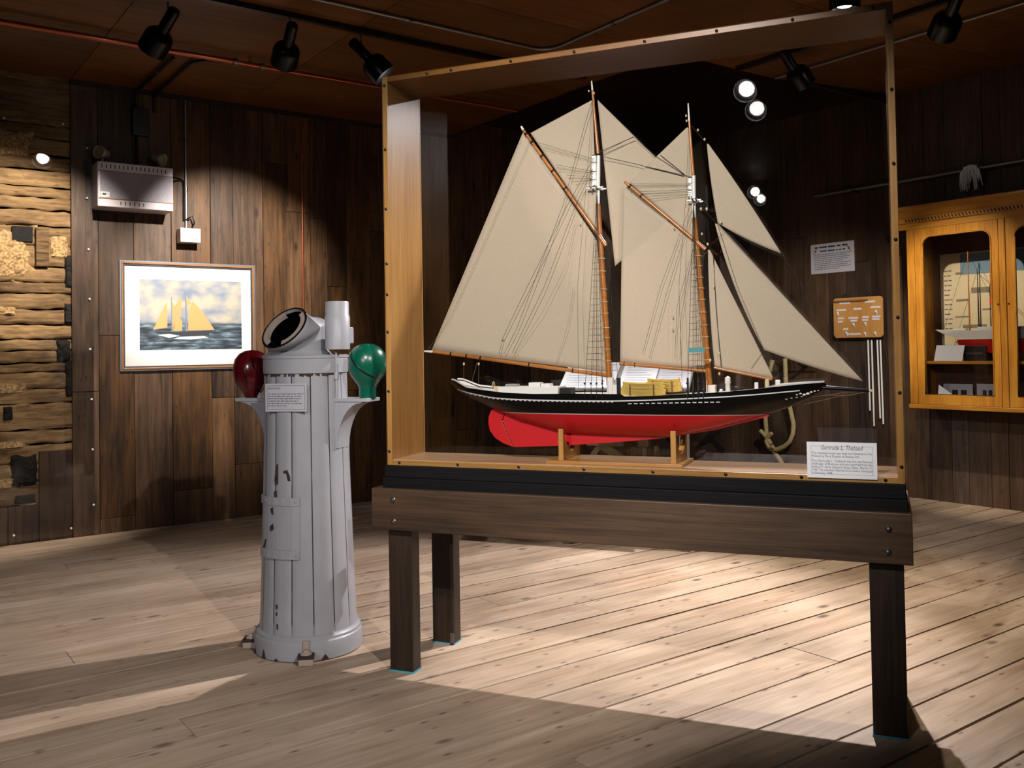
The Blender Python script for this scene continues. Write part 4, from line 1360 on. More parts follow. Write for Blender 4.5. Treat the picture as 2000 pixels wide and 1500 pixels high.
ia, ib = wl(273, 684, .018), wl(471, 547, .018)
ix0, ix1 = ia.x - xa, ib.x - xa
iz0 = (wl(273, 684, .018).z + wl(471, 681, .018).z) / 2 - z0_; iz1 = (wl(270, 546, .018).z + wl(471, 549, .018).z) / 2 - z0_
IW, IH = ix1 - ix0, iz1 - iz0
pm, nt, b = newmat('print_seascape')
N = nt.nodes.new; L = nt.links.new
tc = N('ShaderNodeTexCoord'); mp = N('ShaderNodeMapping'); mp.inputs['Location'].default_value = (-ix0 / IW, 0, -iz0 / IH); mp.inputs['Scale'].default_value = (1 / IW, 1, 1 / IH)
L(tc.outputs['Object'], mp.inputs['Vector'])
sx2 = N('ShaderNodeSeparateXYZ'); L(mp.outputs[0], sx2.inputs[0])
sea = N('ShaderNodeTexNoise'); mps = N('ShaderNodeMapping'); mps.inputs['Scale'].default_value = (4, 1, 16); L(mp.outputs[0], mps.inputs[0]); L(mps.outputs[0], sea.inputs['Vector']); sea.inputs['Scale'].default_value = 1.6; sea.inputs['Detail'].default_value = 6
sr = N('ShaderNodeValToRGB'); sr.color_ramp.elements[0].position = .4; sr.color_ramp.elements[0].color = col(26, 34, 46); sr.color_ramp.elements[1].position = .68; sr.color_ramp.elements[1].color = col(128, 146, 154)
e_ = sr.color_ramp.elements.new(.55); e_.color = col(74, 90, 104); L(sea.outputs['Fac'], sr.inputs[0])
sky = N('ShaderNodeTexNoise'); sky.inputs['Scale'].default_value = 4.0; sky.inputs['Detail'].default_value = 6; L(mp.outputs[0], sky.inputs['Vector'])
kr = N('ShaderNodeValToRGB'); kr.color_ramp.elements[0].position = .38; kr.color_ramp.elements[0].color = col(112, 126, 150); kr.color_ramp.elements[1].position = .62; kr.color_ramp.elements[1].color = col(178, 170, 152); L(sky.outputs['Fac'], kr.inputs[0])
stp = N('ShaderNodeMapRange'); stp.inputs['From Min'].default_value = .36; stp.inputs['From Max'].default_value = .40; L(sx2.outputs['Z'], stp.inputs['Value'])
mxx = N('ShaderNodeMix'); mxx.data_type = 'RGBA'; L(stp.outputs[0], mxx.inputs['Factor']); L(sr.outputs[0], mxx.inputs['A']); L(kr.outputs[0], mxx.inputs['B'])
L(mxx.outputs['Result'], b.inputs['Base Color']); b.inputs['Roughness'].default_value = .6
MB().box(ix0, ix1, -.0135, -.012, iz0, iz1).build('print', pm, fp)
def ip(px, py):
    p = wl(px, py, .018); return (p.x - xa, -.0138, p.z - z0_)
psail = plain('painted_sail', col(192, 154, 98), .7); pgrey = plain('painted_grey', col(118, 122, 132), .7); phull = plain('painted_hull', col(50, 50, 58), .7); pfoam = plain('painted_foam', col(200, 214, 214), .7)
ps = MB()
for poly in ([(326, 588), (327, 640), (299, 644)], [(334, 586), (344, 604), (340, 644), (335, 646)], [(341, 600), (354, 577), (354, 622), (347, 615)], [(362, 574), (373, 592), (366, 600), (363, 602)], [(376, 588), (369, 604), (367, 646), (419, 644), (398, 612)], [(345, 612), (356, 628), (356, 646), (337, 646)]):
    q = [ip(*p) for p in poly]; ps.add(q, [tuple(range(len(q)))])
ps.build('painted_sails', psail, fp)
pg = MB()
for poly in ([(334, 580), (335.5, 580), (337.5, 648), (335, 648)], [(361, 568), (363, 568), (366.5, 648), (363, 648)]):
    q = [ip(*p) for p in poly]; pg.add([(a_, b2 - .0003, c_) for a_, b2, c_ in q], [tuple(range(len(q)))])
pg.build('painted_masts', pgrey, fp)
ph = MB(); q = [ip(*p) for p in [(304, 648), (411, 647), (408, 655), (350, 657), (312, 654)]]; ph.add([(a_, b2 - .0005, c_) for a_, b2, c_ in q], [tuple(range(5))]); ph.build('painted_hull', phull, fp)
pf = MB()
for poly in ([(308, 654), (330, 652), (352, 656), (330, 660)], [(350, 658), (398, 656), (408, 660), (372, 663), (340, 662)]):
    q = [ip(*p) for p in poly]; pf.add([(a_, b2 - .0007, c_) for a_, b2, c_ in q], [tuple(range(len(q)))])
pf.build('painted_foam', pfoam, fp)
MB().box(.026, W_ - .026, -.0185, -.0175, .026, H_ - .026).build('picture_glass', glassmat('picture_glass', .35), fp)

# ------------------------------------------------------------------ ceiling services
pipe('sprinkler_pipe', 'copper pipe hung along the ceiling in front of the plank wall', 'pipe', [wlw(XL + .1, -1.15, 3.15), wlw(-2.7, -1.15, 3.15)], .016, 'copper', 12,
     clips=[(wlw(-4.98, -1.15, 3.15), (math.cos(TW), math.sin(TW), 0)), (wlw(-4.80, -1.15, 3.15), (math.cos(TW), math.sin(TW), 0))])
spk = thing('fire_sprinkler', 'small brass sprinkler head standing on the copper ceiling pipe', 'sprinkler', wlw(-4.88, -1.15, 3.163), TW)
sm = MB(); sm.cyl((0, 0, 0), (0, 0, .012), .012, n=10).box(-.011, -.007, -.002, .002, .012, .03).box(.007, .011, -.002, .002, .012, .03).lathe([(0, .03), (.016, .03), (.016, .033), (0, .034)], n=12)
sm.build('brass_head', M['copper'], spk, smooth=40)
for lab, x0_, y0_, x1_, y1_, z_ in (('black lighting track carrying the spotlights along the left part of the ceiling', -8.6, -2.03, -2.75, -2.03, CEIL), ('black lighting track on the ceiling beside the cabinet wall', -1.98, -2.76, -1.98, -7.6, CEIL)):
    t = thing('lighting_track', lab, 'lighting track', wlw(x0_, y0_, z_ - .032), TW, 'lighting tracks')
    dx_, dy_ = x1_ - x0_, y1_ - y0_
    MB().box(min(0, dx_) - (.018 if not dx_ else 0), max(0, dx_) + (.018 if not dx_ else 0), min(0, dy_) - (.018 if not dy_ else 0), max(0, dy_) + (.018 if not dy_ else 0), 0, .032).build('rail', M['black'], t)
arc = [wlw(-3.45 + .13 * math.sin(k * PI / 12), -2.46 + .13 * math.cos(k * PI / 12) - .0, 3.187) for k in range(7)]
pipe('conduit', 'pale metal conduit bending across the ceiling above the glass case', 'conduit', [wlw(-8.0, -2.33, 3.187)] + arc + [wlw(-3.32, -6.5, 3.187)], .0105, 'conduit', 10,
     clips=[(wlw(-4.35, -2.33, 3.187), (math.cos(TW), math.sin(TW), 0)), (wlw(-3.32, -2.95, 3.187), (-math.sin(TW), math.cos(TW), 0))])
pipe('conduit', 'straight metal conduit on the ceiling near the wall cabinet', 'conduit', [wlw(-1.56, -2.76, 3.187), wlw(-1.56, -7.0, 3.187)], .0095, 'conduit')


def spotlight(label, piv, aim, watts, colr=(1, .93, .84), angle=60, blend=.5, fixture=True, group='track spotlights', wire_top=None, light=True, bulb=True):
    piv = Vector(piv); d = (Vector(aim) - piv).normalized()
    t = thing('spotlight', label, 'spotlight', piv, 0, 'ceiling spotlights')
    st = MB(); zt_ = (wire_top if wire_top else CEIL - .028) - piv.z
    st.cyl((0, 0, -.005), (0, 0, zt_), .005, n=8)
    st.build('stem', M['steel'], t, smooth=40)
    nk = MB(); nk.lathe([(.0, -.085), (.028, -.082), (.033, -.074), (.033, .07)], (0, 0, 0), d, 24); nk.build('neck', M['blackgl'], t, smooth=40)
    cn = MB(); cn.lathe([(.033, .062), (.052, .070), (.070, .088), (.078, .108), (.079, .2), (.0765, .202), (.075, .198), (.074, .13), (.03, .105), (.0, .104)], (0, 0, 0), d, 36, caps=False)
    cn.build('can', M['blackgl'], t, smooth=35)
    if bulb:
        bl_ = MB(); bl_.lathe([(.0, .165), (.022, .164), (.04, .158), (.05, .148), (.052, .14)], (0, 0, 0), d, 24, caps=False)
        bl_.build('bulb', M['bulb'], t, smooth=60)
    if light:
        ld = bpy.data.lights.new('spot_lamp', 'SPOT'); ld.energy = watts; ld.color = colr; ld.spot_size = R_(angle); ld.spot_blend = blend; ld.shadow_soft_size = .022
        lo_ = bpy.data.objects.new('spot_lamp', ld); COL.objects.link(lo_)
        lo_.location = piv + d * .19
        lo_.rotation_mode = 'QUATERNION'; lo_.rotation_quaternion = d.to_track_quat('-Z', 'Y')
    return t


def under(wpx, wpy, px, py):     # point below a ceiling fixing, seen at px,py
    c = fl(wpx, wpy, CEIL - .03)
    p = vp(px, py, c, 0); return Vector((c.x, c.y, p.z))


spotlight('black spotlight at the left end of the track, aimed at the old log wall', under(328, 4, 326, 42), wlw(-6.25, 0, 1.45), LW['log'], (1, .89, .76), 62, .6)
spotlight('black spotlight hanging upright on the track above the framed picture', under(566, 34, 568, 70), wlw(-4.62, 0, 1.75), LW['pic'], (1, .92, .82), 50, .8)
spotlight('black spotlight tilted to the right at the corner of the glass case', under(705, 64, 703, 100), csw(.75, 2.5, .9), LW['stand'], (1, .95, .9), 58, .6)
spotlight('black spotlight seen through the case glass, tilted towards the oak cabinet', under(1540, 100, 1533, 118), wlw(-.4, -3.45, 1.4), LW['cab'], (1, .86, .66), 44, .7)
spotlight('black spotlight hanging just right of the case top corner', under(1864, -30, 1857, 8), wlw(-.1, -1.75, .95), LW['wallr'], (1, .90, .8), 42, .8)
spotlight('lit spotlight whose bright mouth shows just above the top edge of the case', (1.82, 4.73, 3.17), fl(1640, 1190), LW['pool'], (1, .84, .62), 70, 1.0)
spotlight('black spotlight on the ceiling behind the case top', (1.95, 5.42, 3.235), (-.2, 4.0, 0), LW['main'], (1, .94, .94), 72, .6)
spotlight('black spotlight near the camera aimed at the sails', (-.72, .30, 3.02), csw(.9, .1, 1.36), LW['front'], (1, .94, .88), 46, .7)
spotlight('second black spotlight near the camera aimed at the binnacle', (-2.92, -3.71, 3.05), (-.6, 3.9, .9), LW['bin'], (.96, .96, 1.0), 34, .7)
spotlight('black spotlight in front of the right end of the case', (1.4, -.2, 3.02), (-1.65, 4.5, 0), LW['front2'], (1, .93, .86), 48, .7)
# ------------------------------------------------------------------ behind the case
def cst(name, label, cat, at, group=None): return thing(name, label, cat, csw(*at), TC, group)


st = cst('reading_stand', 'grey legged reading stand with white sloping text boards behind the case', 'stand', (.3, 2.46, 0))
for q in ((1105, 1062), (1345, 1072)):
    p = loc(fl(*q), CAS, TC)
    MB().box(p.x - .3 - .028, p.x - .3 + .028, -.02, .03, 0, .97).build('leg', M['standgrey'], st, bevel=.003)
lo_p, hi_p = cs(1220, 760, 2.38), cs(1220, 708, 2.62)
xa, xb = cs(1092, 750, 2.4).x - .3, cs(1346, 740, 2.4).x - .3
bd = MB(); bd.prism([(xa, -.08, lo_p.z), (xa, .16, hi_p.z), (xa, .16, hi_p.z - .02), (xa, -.08, lo_p.z - .02)], (xb - xa, 0, 0))
bd.build('sloping_board', M['standgrey'], st)
sl_ = (hi_p.z - lo_p.z) / .24
for a_, b_, mt in ((1093, 1197, 'paper'), (1206, 1276, 'paper'), (1279, 1344, 'paper_g')):
    x0, x1 = cs(a_, 745, 2.4).x - .3, cs(b_, 745, 2.4).x - .3
    sh = MB(); sh.prism([(x0, -.074, lo_p.z + .006 * sl_ + .002), (x0, .155, lo_p.z + .235 * sl_ + .002), (x0, .155, lo_p.z + .235 * sl_ + .005), (x0, -.074, lo_p.z + .006 * sl_ + .005)], (x1 - x0, 0, 0))
    s_ = sh.build('text_sheet', M[mt], st)
    tl_ = MB(); r = random.Random(a_)
    for k in range(9):
        y_ = -.055 + .022 * k; z_ = lo_p.z + (y_ + .08) * sl_ + .0062
        tl_.add([(x0 + .03, y_, z_), (x0 + .03 + (x1 - x0 - .06) * r.uniform(.7, 1), y_, z_), (x0 + .03 + (x1 - x0 - .06) * r.uniform(.7, 1), y_ + .006, z_ + .006 * sl_), (x0 + .03, y_ + .006, z_ + .006 * sl_)], [(0, 1, 2, 3)])
    tl_.build('print_lines', M['rule'], s_)

# old iron anchor leaning by the stand
an = cst('anchor', 'old dark iron anchor leaning in front of the white text boards', 'anchor', (.75, 4.6, 0))
A0 = Vector((.75, 4.6, 0))
cp = lambda px, py, y=4.6: cs(px, py, y) - A0
mk = MB(); mk.tube([cp(1214, 754), cp(1232, 742), cp(1258, 728), cp(1282, 719), cp(1300, 716)], [.012, .014, .015, .014, .01], 8)
mk.build('upper_arm', M['iron'], an, smooth=50)
mk = MB(); mk.tube([cp(1292, 715), cp(1272, 730), cp(1256, 748), cp(1262, 790), cp(1300, 850), cp(1340, 900), cp(1360, 950)], [.008, .010, .012, .016, .018, .02, .02], 8)
mk.build('shank', M['iron'], an, smooth=50)
p = cp(1360, 950); g0 = Vector((p.x, 0, .012))
mk = MB(); mk.tube([g0 + Vector((-.4, .05, 0)), g0, g0 + Vector((.3, -.05, 0))], .02, 8); mk.tube([g0, p], .02, 8); mk.build('lower_arm', M['iron'], an, smooth=50)
mk = MB(); mk.prism([cp(1356, 878), cp(1386, 843), cp(1412, 840), cp(1384, 866)], (0, .03, 0)); mk.prism([cp(1382, 858), cp(1392, 852), cp(1416, 878), cp(1410, 888)], (0, .03, 0))
mk.build('fluke', M['iron'], an, bevel=.004)
sh_ = cst('sawhorse', 'pale wooden sawhorse standing low behind the ship cradle', 'sawhorse', (.25, 4.8, 0))
S0 = Vector((.25, 4.8, 0)); cq = lambda px, py, y=4.8: cs(px, py, y) - S0
a_, b_ = cq(1172, 868), cq(1222, 900)
def to_floor(a, b): t = a.z / (a.z - b.z); return a.lerp(b, t)
MB().bar(a_, to_floor(a_, b_) + Vector((0, .0, .02)), .07, .025, (0, 1, 0)).build('leg', M['pale'], sh_)
a2, b2 = cq(1174, 868), cq(1160, 886)
MB().bar(a2, to_floor(a2, b2) + Vector((0, .12, .02)), .05, .025, (0, 1, 0)).build('leg', M['pale'], sh_)
MB().box(a_.x - .12, a_.x + .45, -.03, .05, a_.z - .01, a_.z + .06).build('beam', M['pale'], sh_)
for px in (1260, 1283):
    p = cq(px, 872); MB().box(p.x - .022, p.x + .016, -.02, .02, 0.0, a_.z).build('leg', M['pale'], sh_)

# ------------------------------------------------------------------ right wall
def rthing(name, label, cat, y, z, off=0.0, group=None): return thing(name, label, cat, wlw(-off, y, z), TW, group)


def rrect(px0, py0, px1, py1, off):      # image box to wall rectangle: y0 (far) .. y1 (near), z0..z1
    xm, ym = (px0 + px1) / 2, (py0 + py1) / 2
    return wr(px0, ym, off).y, wr(px1, ym, off).y, wr(xm, py1, off).z, wr(xm, py0, off).z


y0, y1, z0, z1 = rrect(1584, 474, 1669, 532.5, .012)
po = rthing('poster', 'pale printed notice with two crossed brown emblems pinned on the plank wall', 'notice', y0, z0, .012)
W_, H_ = y0 - y1, z1 - z0
MB().box(-.002, 0, -W_, 0, 0, H_).build('sheet', M['paper_g'], po)


def rgreek(parent, ya, yb, z, h, mat, seed, x=-.0026, last=1.0, name='text_line'):
    r = random.Random(seed); m = MB(); y = ya
    end = ya + (yb - ya) * last
    while y > end + h:
        w = min(r.uniform(1.0, 4.0) * h, y - end)
        m.add([(x, y, z), (x, y - w, z), (x, y - w, z + h * .6), (x, y, z + h * .6)], [(0, 1, 2, 3)])
        y -= w + h * .6
    return m.build(name, mat, parent)


rgreek(po, -W_ * .1, -W_ * .92, H_ * .86, .022, M['inkd'], 1, name='title_line')
rgreek(po, -W_ * .22, -W_ * .8, H_ * .73, .018, M['inkd'], 2, name='title_line')
for k in range(9): rgreek(po, -W_ * .08, -W_ * .92, H_ * (.63 - .062 * k), .009, M['ink'], 5 + k, last=(1, .9, 1, .95, .8, 1, .9, 1, .7)[k])
for s in (-1, 1):
    c = Vector((-.003, -W_ * (.5 + s * .38), H_ * .78)); m = MB()
    d = Vector((0, -s * .5, -.6)).normalized() * -1
    m.bar(c - d * .04, c + d * .04, .003, .006, (1, 0, 0)); m.ball(c - d * .004, .012, 8, 6, (.15, .8, 1.1)); m.build('emblem', M['frame_b'], po)

y0, y1, z0, z1 = rrect(1630, 580.5, 1726, 659.5, .03)
kb = rthing('knot_board', 'varnished board of labelled rope knots hanging on the plank wall', 'board', y0, z0, .03)
W_, H_ = y0 - y1, z1 - z0
pl = []
for cy_, cz_, a0 in ((-.03, .03, 180), (-W_ + .03, .03, 270), (-W_ + .03, H_ - .03, 0), (-.03, H_ - .03, 90)):
    for k in range(7):
        a = R_(a0 + 90 * k / 6); pl.append((-.02, cy_ - .03 * math.cos(a) * 1, cz_ + .03 * math.sin(a)))
pl = []
rc = .03
for cy_, cz_, a0 in ((-W_ + rc, rc, 180), (-rc, rc, 270), (-rc, H_ - rc, 0), (-W_ + rc, H_ - rc, 90)):
    for k in range(7):
        a = R_(a0 + 90 * k / 6); pl.append((-.018, cy_ + rc * math.cos(a), cz_ + rc * math.sin(a)))
MB().prism(pl, (.018, 0, 0)).build('board', M['cork'], kb, bevel=.003)
MB().box(-.028, -.018, -W_ * .72, -W_ * .02, H_ * .9, H_ * .94).build('rail', M['frame_b'], kb)
labs = [(.14, .85, .22), (.66, .85, .2), (.07, .68, .2), (.43, .69, .16), (.77, .71, .2), (.1, .47, .12), (.1, .39, .1), (.32, .47, .2), (.36, .40, .13), (.6, .48, .13), (.6, .41, .12), (.8, .48, .16), (.8, .42, .14), (.2, .2, .11), (.24, .07, .32)]
for u, v, w in labs:
    MB().box(-.0195, -.018, -W_ * (u + w), -W_ * u, H_ * v, H_ * (v + .045)).build('label', M['paper'], kb)
for u, v in ((.42, .33), (.66, .34), (.27, .12), (.1, .62), (.88, .62), (.65, .1), (.85, .1)):
    k_ = MB(); k_.ball((-.022, -W_ * u, H_ * v), .012, 8, 6, (.6, 1, 1.2)); k_.tube([(-.021, -W_ * u, H_ * v), (-.021, -W_ * (u + .02), H_ * (v - .07))], .004, 6); k_.build('knot_sample', M['cotton'], kb, smooth=60)
for u in (.23, .72):
    k_ = MB(); k_.tube([(.0, -W_ * u, H_ + .0), (-.012, -W_ * u, H_ + .03), (0.02, -W_ * u, H_ + .04)], .004, 6); k_.build('hanging_hook', M['steel'], kb)
for px0, px1, pyb in ((1696, 1700, 802), (1703, 1708, 832), (1714, 1720, 817), (1720, 1726, 828)):
    a_ = wr(px0, 664, .025); b_ = wr(px1, pyb, .025)
    m = MB(); m.tube([(0, a_.y - y0, a_.z - z0), (0, (a_.y + b_.y) / 2 - y0, (a_.z + b_.z) / 2 - z0), (0, b_.y - y0, b_.z - z0)], .0075, 7); m.build('cord', M['cotton'], kb, smooth=60)

# rope rack
rk = rthing('rope_rack', 'dark wooden peg rack on the plank wall behind the bow', 'rack', wr(1520, 708, .02).y, wr(1520, 716, .02).z, 0)
R0 = Vector((0, wr(1520, 708, .02).y, wr(1520, 716, .02).z)); rp = lambda px, py, off: wr(px, py, off) - R0
a_, b_ = rp(1440, 716, .03), rp(1592, 702, .03)
MB().box(-.03, -.008, b_.y, a_.y, -.04, .05).build('rail', M['plank'], rk, bevel=.003)
for px in (1508, 1533, 1575):
    q = rp(px, 708, .03); MB().cyl((-.02, q.y, 0), (-.15, q.y, .03), .014, .012, 10).build('peg', M['leg'], rk, smooth=40)
rpath = [(1509, 704), (1504, 722), (1498, 748), (1494, 790), (1495, 820), (1497, 846), (1499, 858), (1505, 870), (1512, 882), (1523, 898), (1532, 914), (1540, 930)]
ro = rthing('rope', 'pale knotted hemp rope hanging in a loop from the rack', 'rope', R0.y, R0.z, 0)
m = MB(); m.tube([Vector((-.06, rp(*q, .06).y, rp(*q, .06).z)) for q in rpath], .021, 8); m.build('hanging_strand', M['hemp'], ro, smooth=60)
rpath = [(1533, 700), (1534, 720), (1535, 745), (1539, 780), (1545, 806), (1550, 828), (1549, 846), (1543, 862), (1532, 872), (1518, 878), (1505, 877)]
m = MB(); m.tube([Vector((-.075, rp(*q, .075).y, rp(*q, .075).z)) for q in rpath], .021, 8); m.build('loop', M['hemp'], ro, smooth=60)
m = MB(); m.tube([Vector((-.10, rp(*q, .1).y, rp(*q, .1).z)) for q in ((1485, 841), (1493, 849), (1500, 858), (1506, 868))], .02, 8); m.tube([Vector((-.11, rp(*q, .11).y, rp(*q, .11).z)) for q in ((1507, 846), (1500, 853), (1496, 862), (1502, 874), (1510, 872))], .02, 8)
m.build('knot', M['hemp'], ro, smooth=60)

# pole with frayed rope end
a_, b_ = wr(1757, 351, .06), wr(1890, 336, .06)
zp = (a_.z + b_.z) / 2
pole = rthing('pole', 'long thin pole held high on the wall above the oak cabinet', 'pole', -2.0, zp, .06)
MB().cyl((0, 0, 0), (0, -3.4, .0), .014, n=10).build('shaft', M['conduit'], pole, smooth=50)
for yv in (-.4, -2.6): MB().box(-.02, .045, yv - .02, yv + .02, -.03, -.01).build('hook', M['iron'], pole)
yt = wr(1897, 335, .07).y
tf = rthing('rope_tassel', 'frayed white rope tassel tied to the long pole', 'tassel', yt, zp, .06)
r = random.Random(5); m = MB()
for k in range(26):
    a = r.uniform(-1, 1); l = r.uniform(.06, .15)
    m.tube([(-.02, .0 + a * .03, .012), (-.03 + r.uniform(-.01, .01), a * .07, -.02), (-.03, a * .09 + r.uniform(-.01, .01), -.02 - l)], [.012, .009, .003], 5)
m.tube([(-.018, .05, .01), (-.02, 0, .02), (-.018, -.05, .01)], .016, 7)
m.build('strands', M['cotton'], tf, smooth=60)

# ------------------------------------------------------------------ oak wall cabinet
CDP = .35
KB = Vector((0, -3.4, wr(1780, 794, CDP).z))
cab = thing('display_cabinet', 'golden oak wall cabinet with arched glass doors and carved cornice', 'cabinet', wlw(*KB), TW)
cf = lambda px, py: (wr(px, py, CDP).y - KB.y, wr(px, py, CDP).z - KB.z)
yl = cf(1774, 600)[0]; yds = cf(1789, 600)[0]; yd1 = cf(1953, 600)[0]; yp1 = cf(1967, 600)[0]
dw = yds - yd1; yd2 = yp1; ye = yp1 - dw - (yl - yds)
zt = cf(1776, 449)[1]; zc = cf(1758, 407)[1]
zop0, zop1 = cf(1870, 771)[1], cf(1870, 455)[1]
TB = .022
MB().box(-CDP + .023, 0, yl - TB, yl, 0, zt + .1).build('side_panel', M['cab'], cab)
MB().box(-CDP + .023, 0, ye, ye + TB, 0, zt + .1).build('side_panel', M['cab'], cab)
MB().box(-CDP - .012, 0, ye - .01, yl + .01, -.012, .022).build('bottom_panel', M['cabx'], cab, bevel=.005)
MB().box(-CDP + .023, 0, ye, yl, zt + .08, zt + .1).build('top_panel', M['cabx'], cab)
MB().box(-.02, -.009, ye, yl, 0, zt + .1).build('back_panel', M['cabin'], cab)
zs_ = cf(1870, 703)[1]
MB().box(-CDP + .03, -.02, ye + TB, yl - TB, zs_ - .03, zs_ - .01).build('shelf', M['cabx'], cab)
cr_ = MB()
prof = [(-CDP + .02, zt), (-CDP - .004, zt), (-CDP - .004, zt + .045), (-CDP - .016, zt + .05), (-CDP - .016, zt + .085), (-CDP - .03, zt + .1), (-CDP - .05, zc - .045), (-CDP - .075, zc - .025), (-CDP - .075, zc - .006), (-CDP - .06, zc), (-CDP + .02, zc)]
cr_.prism([(x, yl + .06, z) for x, z in prof], (0, (ye - .06) - (yl + .06), 0)); cr_.box(-CDP + .02, 0, ye - .03, yl + .03, zt + .1, zc - .01)
cr_.build('cornice', M['cabx'], cab, bevel=.002)
rpm = MB(); k = 0; y = yl - .01
while y > ye:
    rpm.obox((-CDP - .0175, y, zt + .068), Vector((.002, 0, 0)), Vector((0, .007, .011)), Vector((0, -.0035, .003))); y -= .026
rpm.build('rope_moulding', M['leg'], cab)
for (ya, yb) in ((yds, yd1), (yd2, yd2 - dw)):
    oa, ob = ya - (yds - cf(1804, 600)[0]), yb + (cf(1938, 600)[0] - yd1)
    fr = MB(); xf0, xf1 = -CDP, -CDP + .022
    fr.box(xf0, xf1, oa, ya - .002, .024, zt); fr.box(xf0, xf1, yb + .002, ob, .024, zt); fr.box(xf0, xf1, ob, oa, .024, zop0)
    poly = [(oa, zt), (ob, zt)]; rr = .07
    for k in range(9):
        a = PI / 2 * k / 8; poly.append((ob + rr - rr * math.cos(a), zop1 - rr + rr * math.sin(a)))
    for k in range(9):
        a = PI / 2 * k / 8; poly.append((oa - rr + rr * math.sin(a), zop1 - rr + rr * math.cos(a)))
    fr.prism([(xf0, y, z) for y, z in poly], (.022, 0, 0))
    dr_ = fr.build('door', M['cab'], cab, bevel=.0025)
    lip = [(oa, zop0), (ob, zop0)] + poly[2:]
    lm = MB(); lm.tube([(-CDP - .0, y, z) for y, z in lip], .006, 6, closed=True); lm.build('bead', M['cabx'], dr_, smooth=60)
    MB().box(-CDP + .012, -CDP + .015, ob - .006, oa + .006, zop0 - .006, zop1 + .005).build('door_pane', M['cabglass'], dr_)
    kq = MB(); kq.cyl((-CDP - .004, (yb if ya == yds else ya) + (.012 if ya == yds else -.012), cf(1950, 594)[1]), (-CDP + .002, (yb if ya == yds else ya) + (.012 if ya == yds else -.012), cf(1950, 594)[1]), .006, n=10); kq.build('keyhole', M['screw'], dr_)
for a_, b_ in ((yl, yds), (ye + yl - yds, ye)):
    MB().box(-CDP - .003, -CDP + .022, b_ + .001, a_, .024, zt).build('corner_stile', M['cab'], cab, bevel=.003)
ps_ = MB(); ps_.box(-CDP - .004, -CDP + .03, yd2 + .002, yd1 - .002, .022, zt); ps_.build('centre_post', M['cab'], cab, bevel=.004)

# in the cabinet
SH = zs_ - .01 + KB.z
def inr(px, py, off): p = wr(px, py, off); return p


# chart on the back
ya, yb, za, zb2 = wr(1838, 600, .03).y, ye + KB.y + .3, wr(1842, 627, .03).z, wr(1838, 505, .03).z
chrt = rthing('chart', 'cream and blue printed chart standing at the back of the cabinet', 'chart', ya, SH, .024)
W_, z0_, z1_ = ya - yb, za - SH, zb2 - SH + .03
z0c = z0_
MB().box(-.004, 0, -W_, 0, 0.0, z1_).build('sheet', plain('chart_cream', col(212, 196, 160), .7), chrt)
MB().box(-.006, -.004, -W_ + .12, -.16, z1_ - .17, z1_ - .01).build('blue_panel', plain('chart_blue', col(112, 138, 158), .7), chrt)
for u, v, w, h in ((.12, .55, .16, .02), (.2, .3, .3, .03), (.32, .62, .3, .05), (.1, .4, .2, .012), (.12, .8, .1, .02), (.45, .46, .35, .012), (.1, .16, .1, .02), (.36, .14, .06, .035)):
    MB().box(-.0062, -.0045, -.05 - (u + w) * .6, -.05 - u * .6, z1_ * v, z1_ * (v + h)).build('chart_block', plain('chart_grey', col(128, 118, 98), .7), chrt)
for k in range(14): rgreek(chrt, -.03, -.09, z1_ * (.25 + .045 * k), .012, M['ink'], k + 70, -.0055)
# white hulled model in the cabinet
OFF = .17
h0, h1 = wr(1829, 655, OFF).y, ye + KB.y + .22
zk = SH; zd = wr(1880, 647, OFF).z - SH; zw = wr(1880, 663, OFF).z - SH
ms = rthing('ship_model', 'small white hulled model ship on the upper shelf of the oak cabinet', 'model ship', h0, SH, OFF)
Lh = h0 - h1
m = MB(); rows = []; m2 = MB(); rows2 = []
for i in range(25):
    t = i / 24; bm_ = .045 * math.sin(PI * min(max(t, .03), .97)) ** .6
    zs2 = zd + .018 * (2 * t - 1) ** 2
    zw2 = zw + (zs2 - zw - .002) * abs(2 * t - 1) ** 4
    rows.append([(-bm_, -Lh * t, zs2), (-bm_ * .9, -Lh * t, zw2), (bm_ * .9, -Lh * t, zw2), (bm_, -Lh * t, zs2), (0, -Lh * t, zs2 - .003), (-bm_, -Lh * t, zs2)])
    zk2 = .055 + .5 * (zw - .055) * abs(2 * t - 1) ** 3
    k2 = .16 + .68 * t
    rows2.append([(-.045 * .95 * math.sin(PI * k2) ** .6, -Lh * k2, zw), (0, -Lh * k2, zk2), (.045 * .95 * math.sin(PI * k2) ** .6, -Lh * k2, zw)])
m.grid(rows); m.build('hull', M['white'], ms, smooth=40); m2.grid(rows2); m2.build('underbody', M['red'], ms, smooth=40)
for px, pt, mat in ((1894, 490, 'spar'), (1912, 530, 'iron')):
    yv = wr(px, 640, OFF).y - h0; zt2 = wr(px, pt, OFF).z - SH
    MB().tube([(0, yv, zd - .01), (0, yv, zt2)], [.006, .003], 8).build('mast', M[mat], ms, smooth=50)
for u, w, hh in ((.12, .1, .02), (.3, .12, .03), (.55, .1, .026), (.75, .09, .02)):
    MB().box(-.02, .02, -Lh * (u + w), -Lh * u, zd - .01, zd + hh).build('deck_house', M['white'], ms, bevel=.003)
rgm = MB()
for px, pt, b0, b1 in ((1894, 490, .05, .5), (1912, 530, .3, .7)):
    yv = wr(px, 640, OFF).y - h0; zt2 = wr(px, pt, OFF).z - SH
    for b_ in (b0, b1): rgm.tube([(0, yv, zt2 - .01), (0, -Lh * b_, zd)], .0012, 4)
rgm.build('rigging', M['rope'], ms)
for f_ in (.3, .7): MB().box(-.03, .03, -Lh * f_ - .012, -Lh * f_ + .012, 0, .075).build('stand', M['red'], ms)
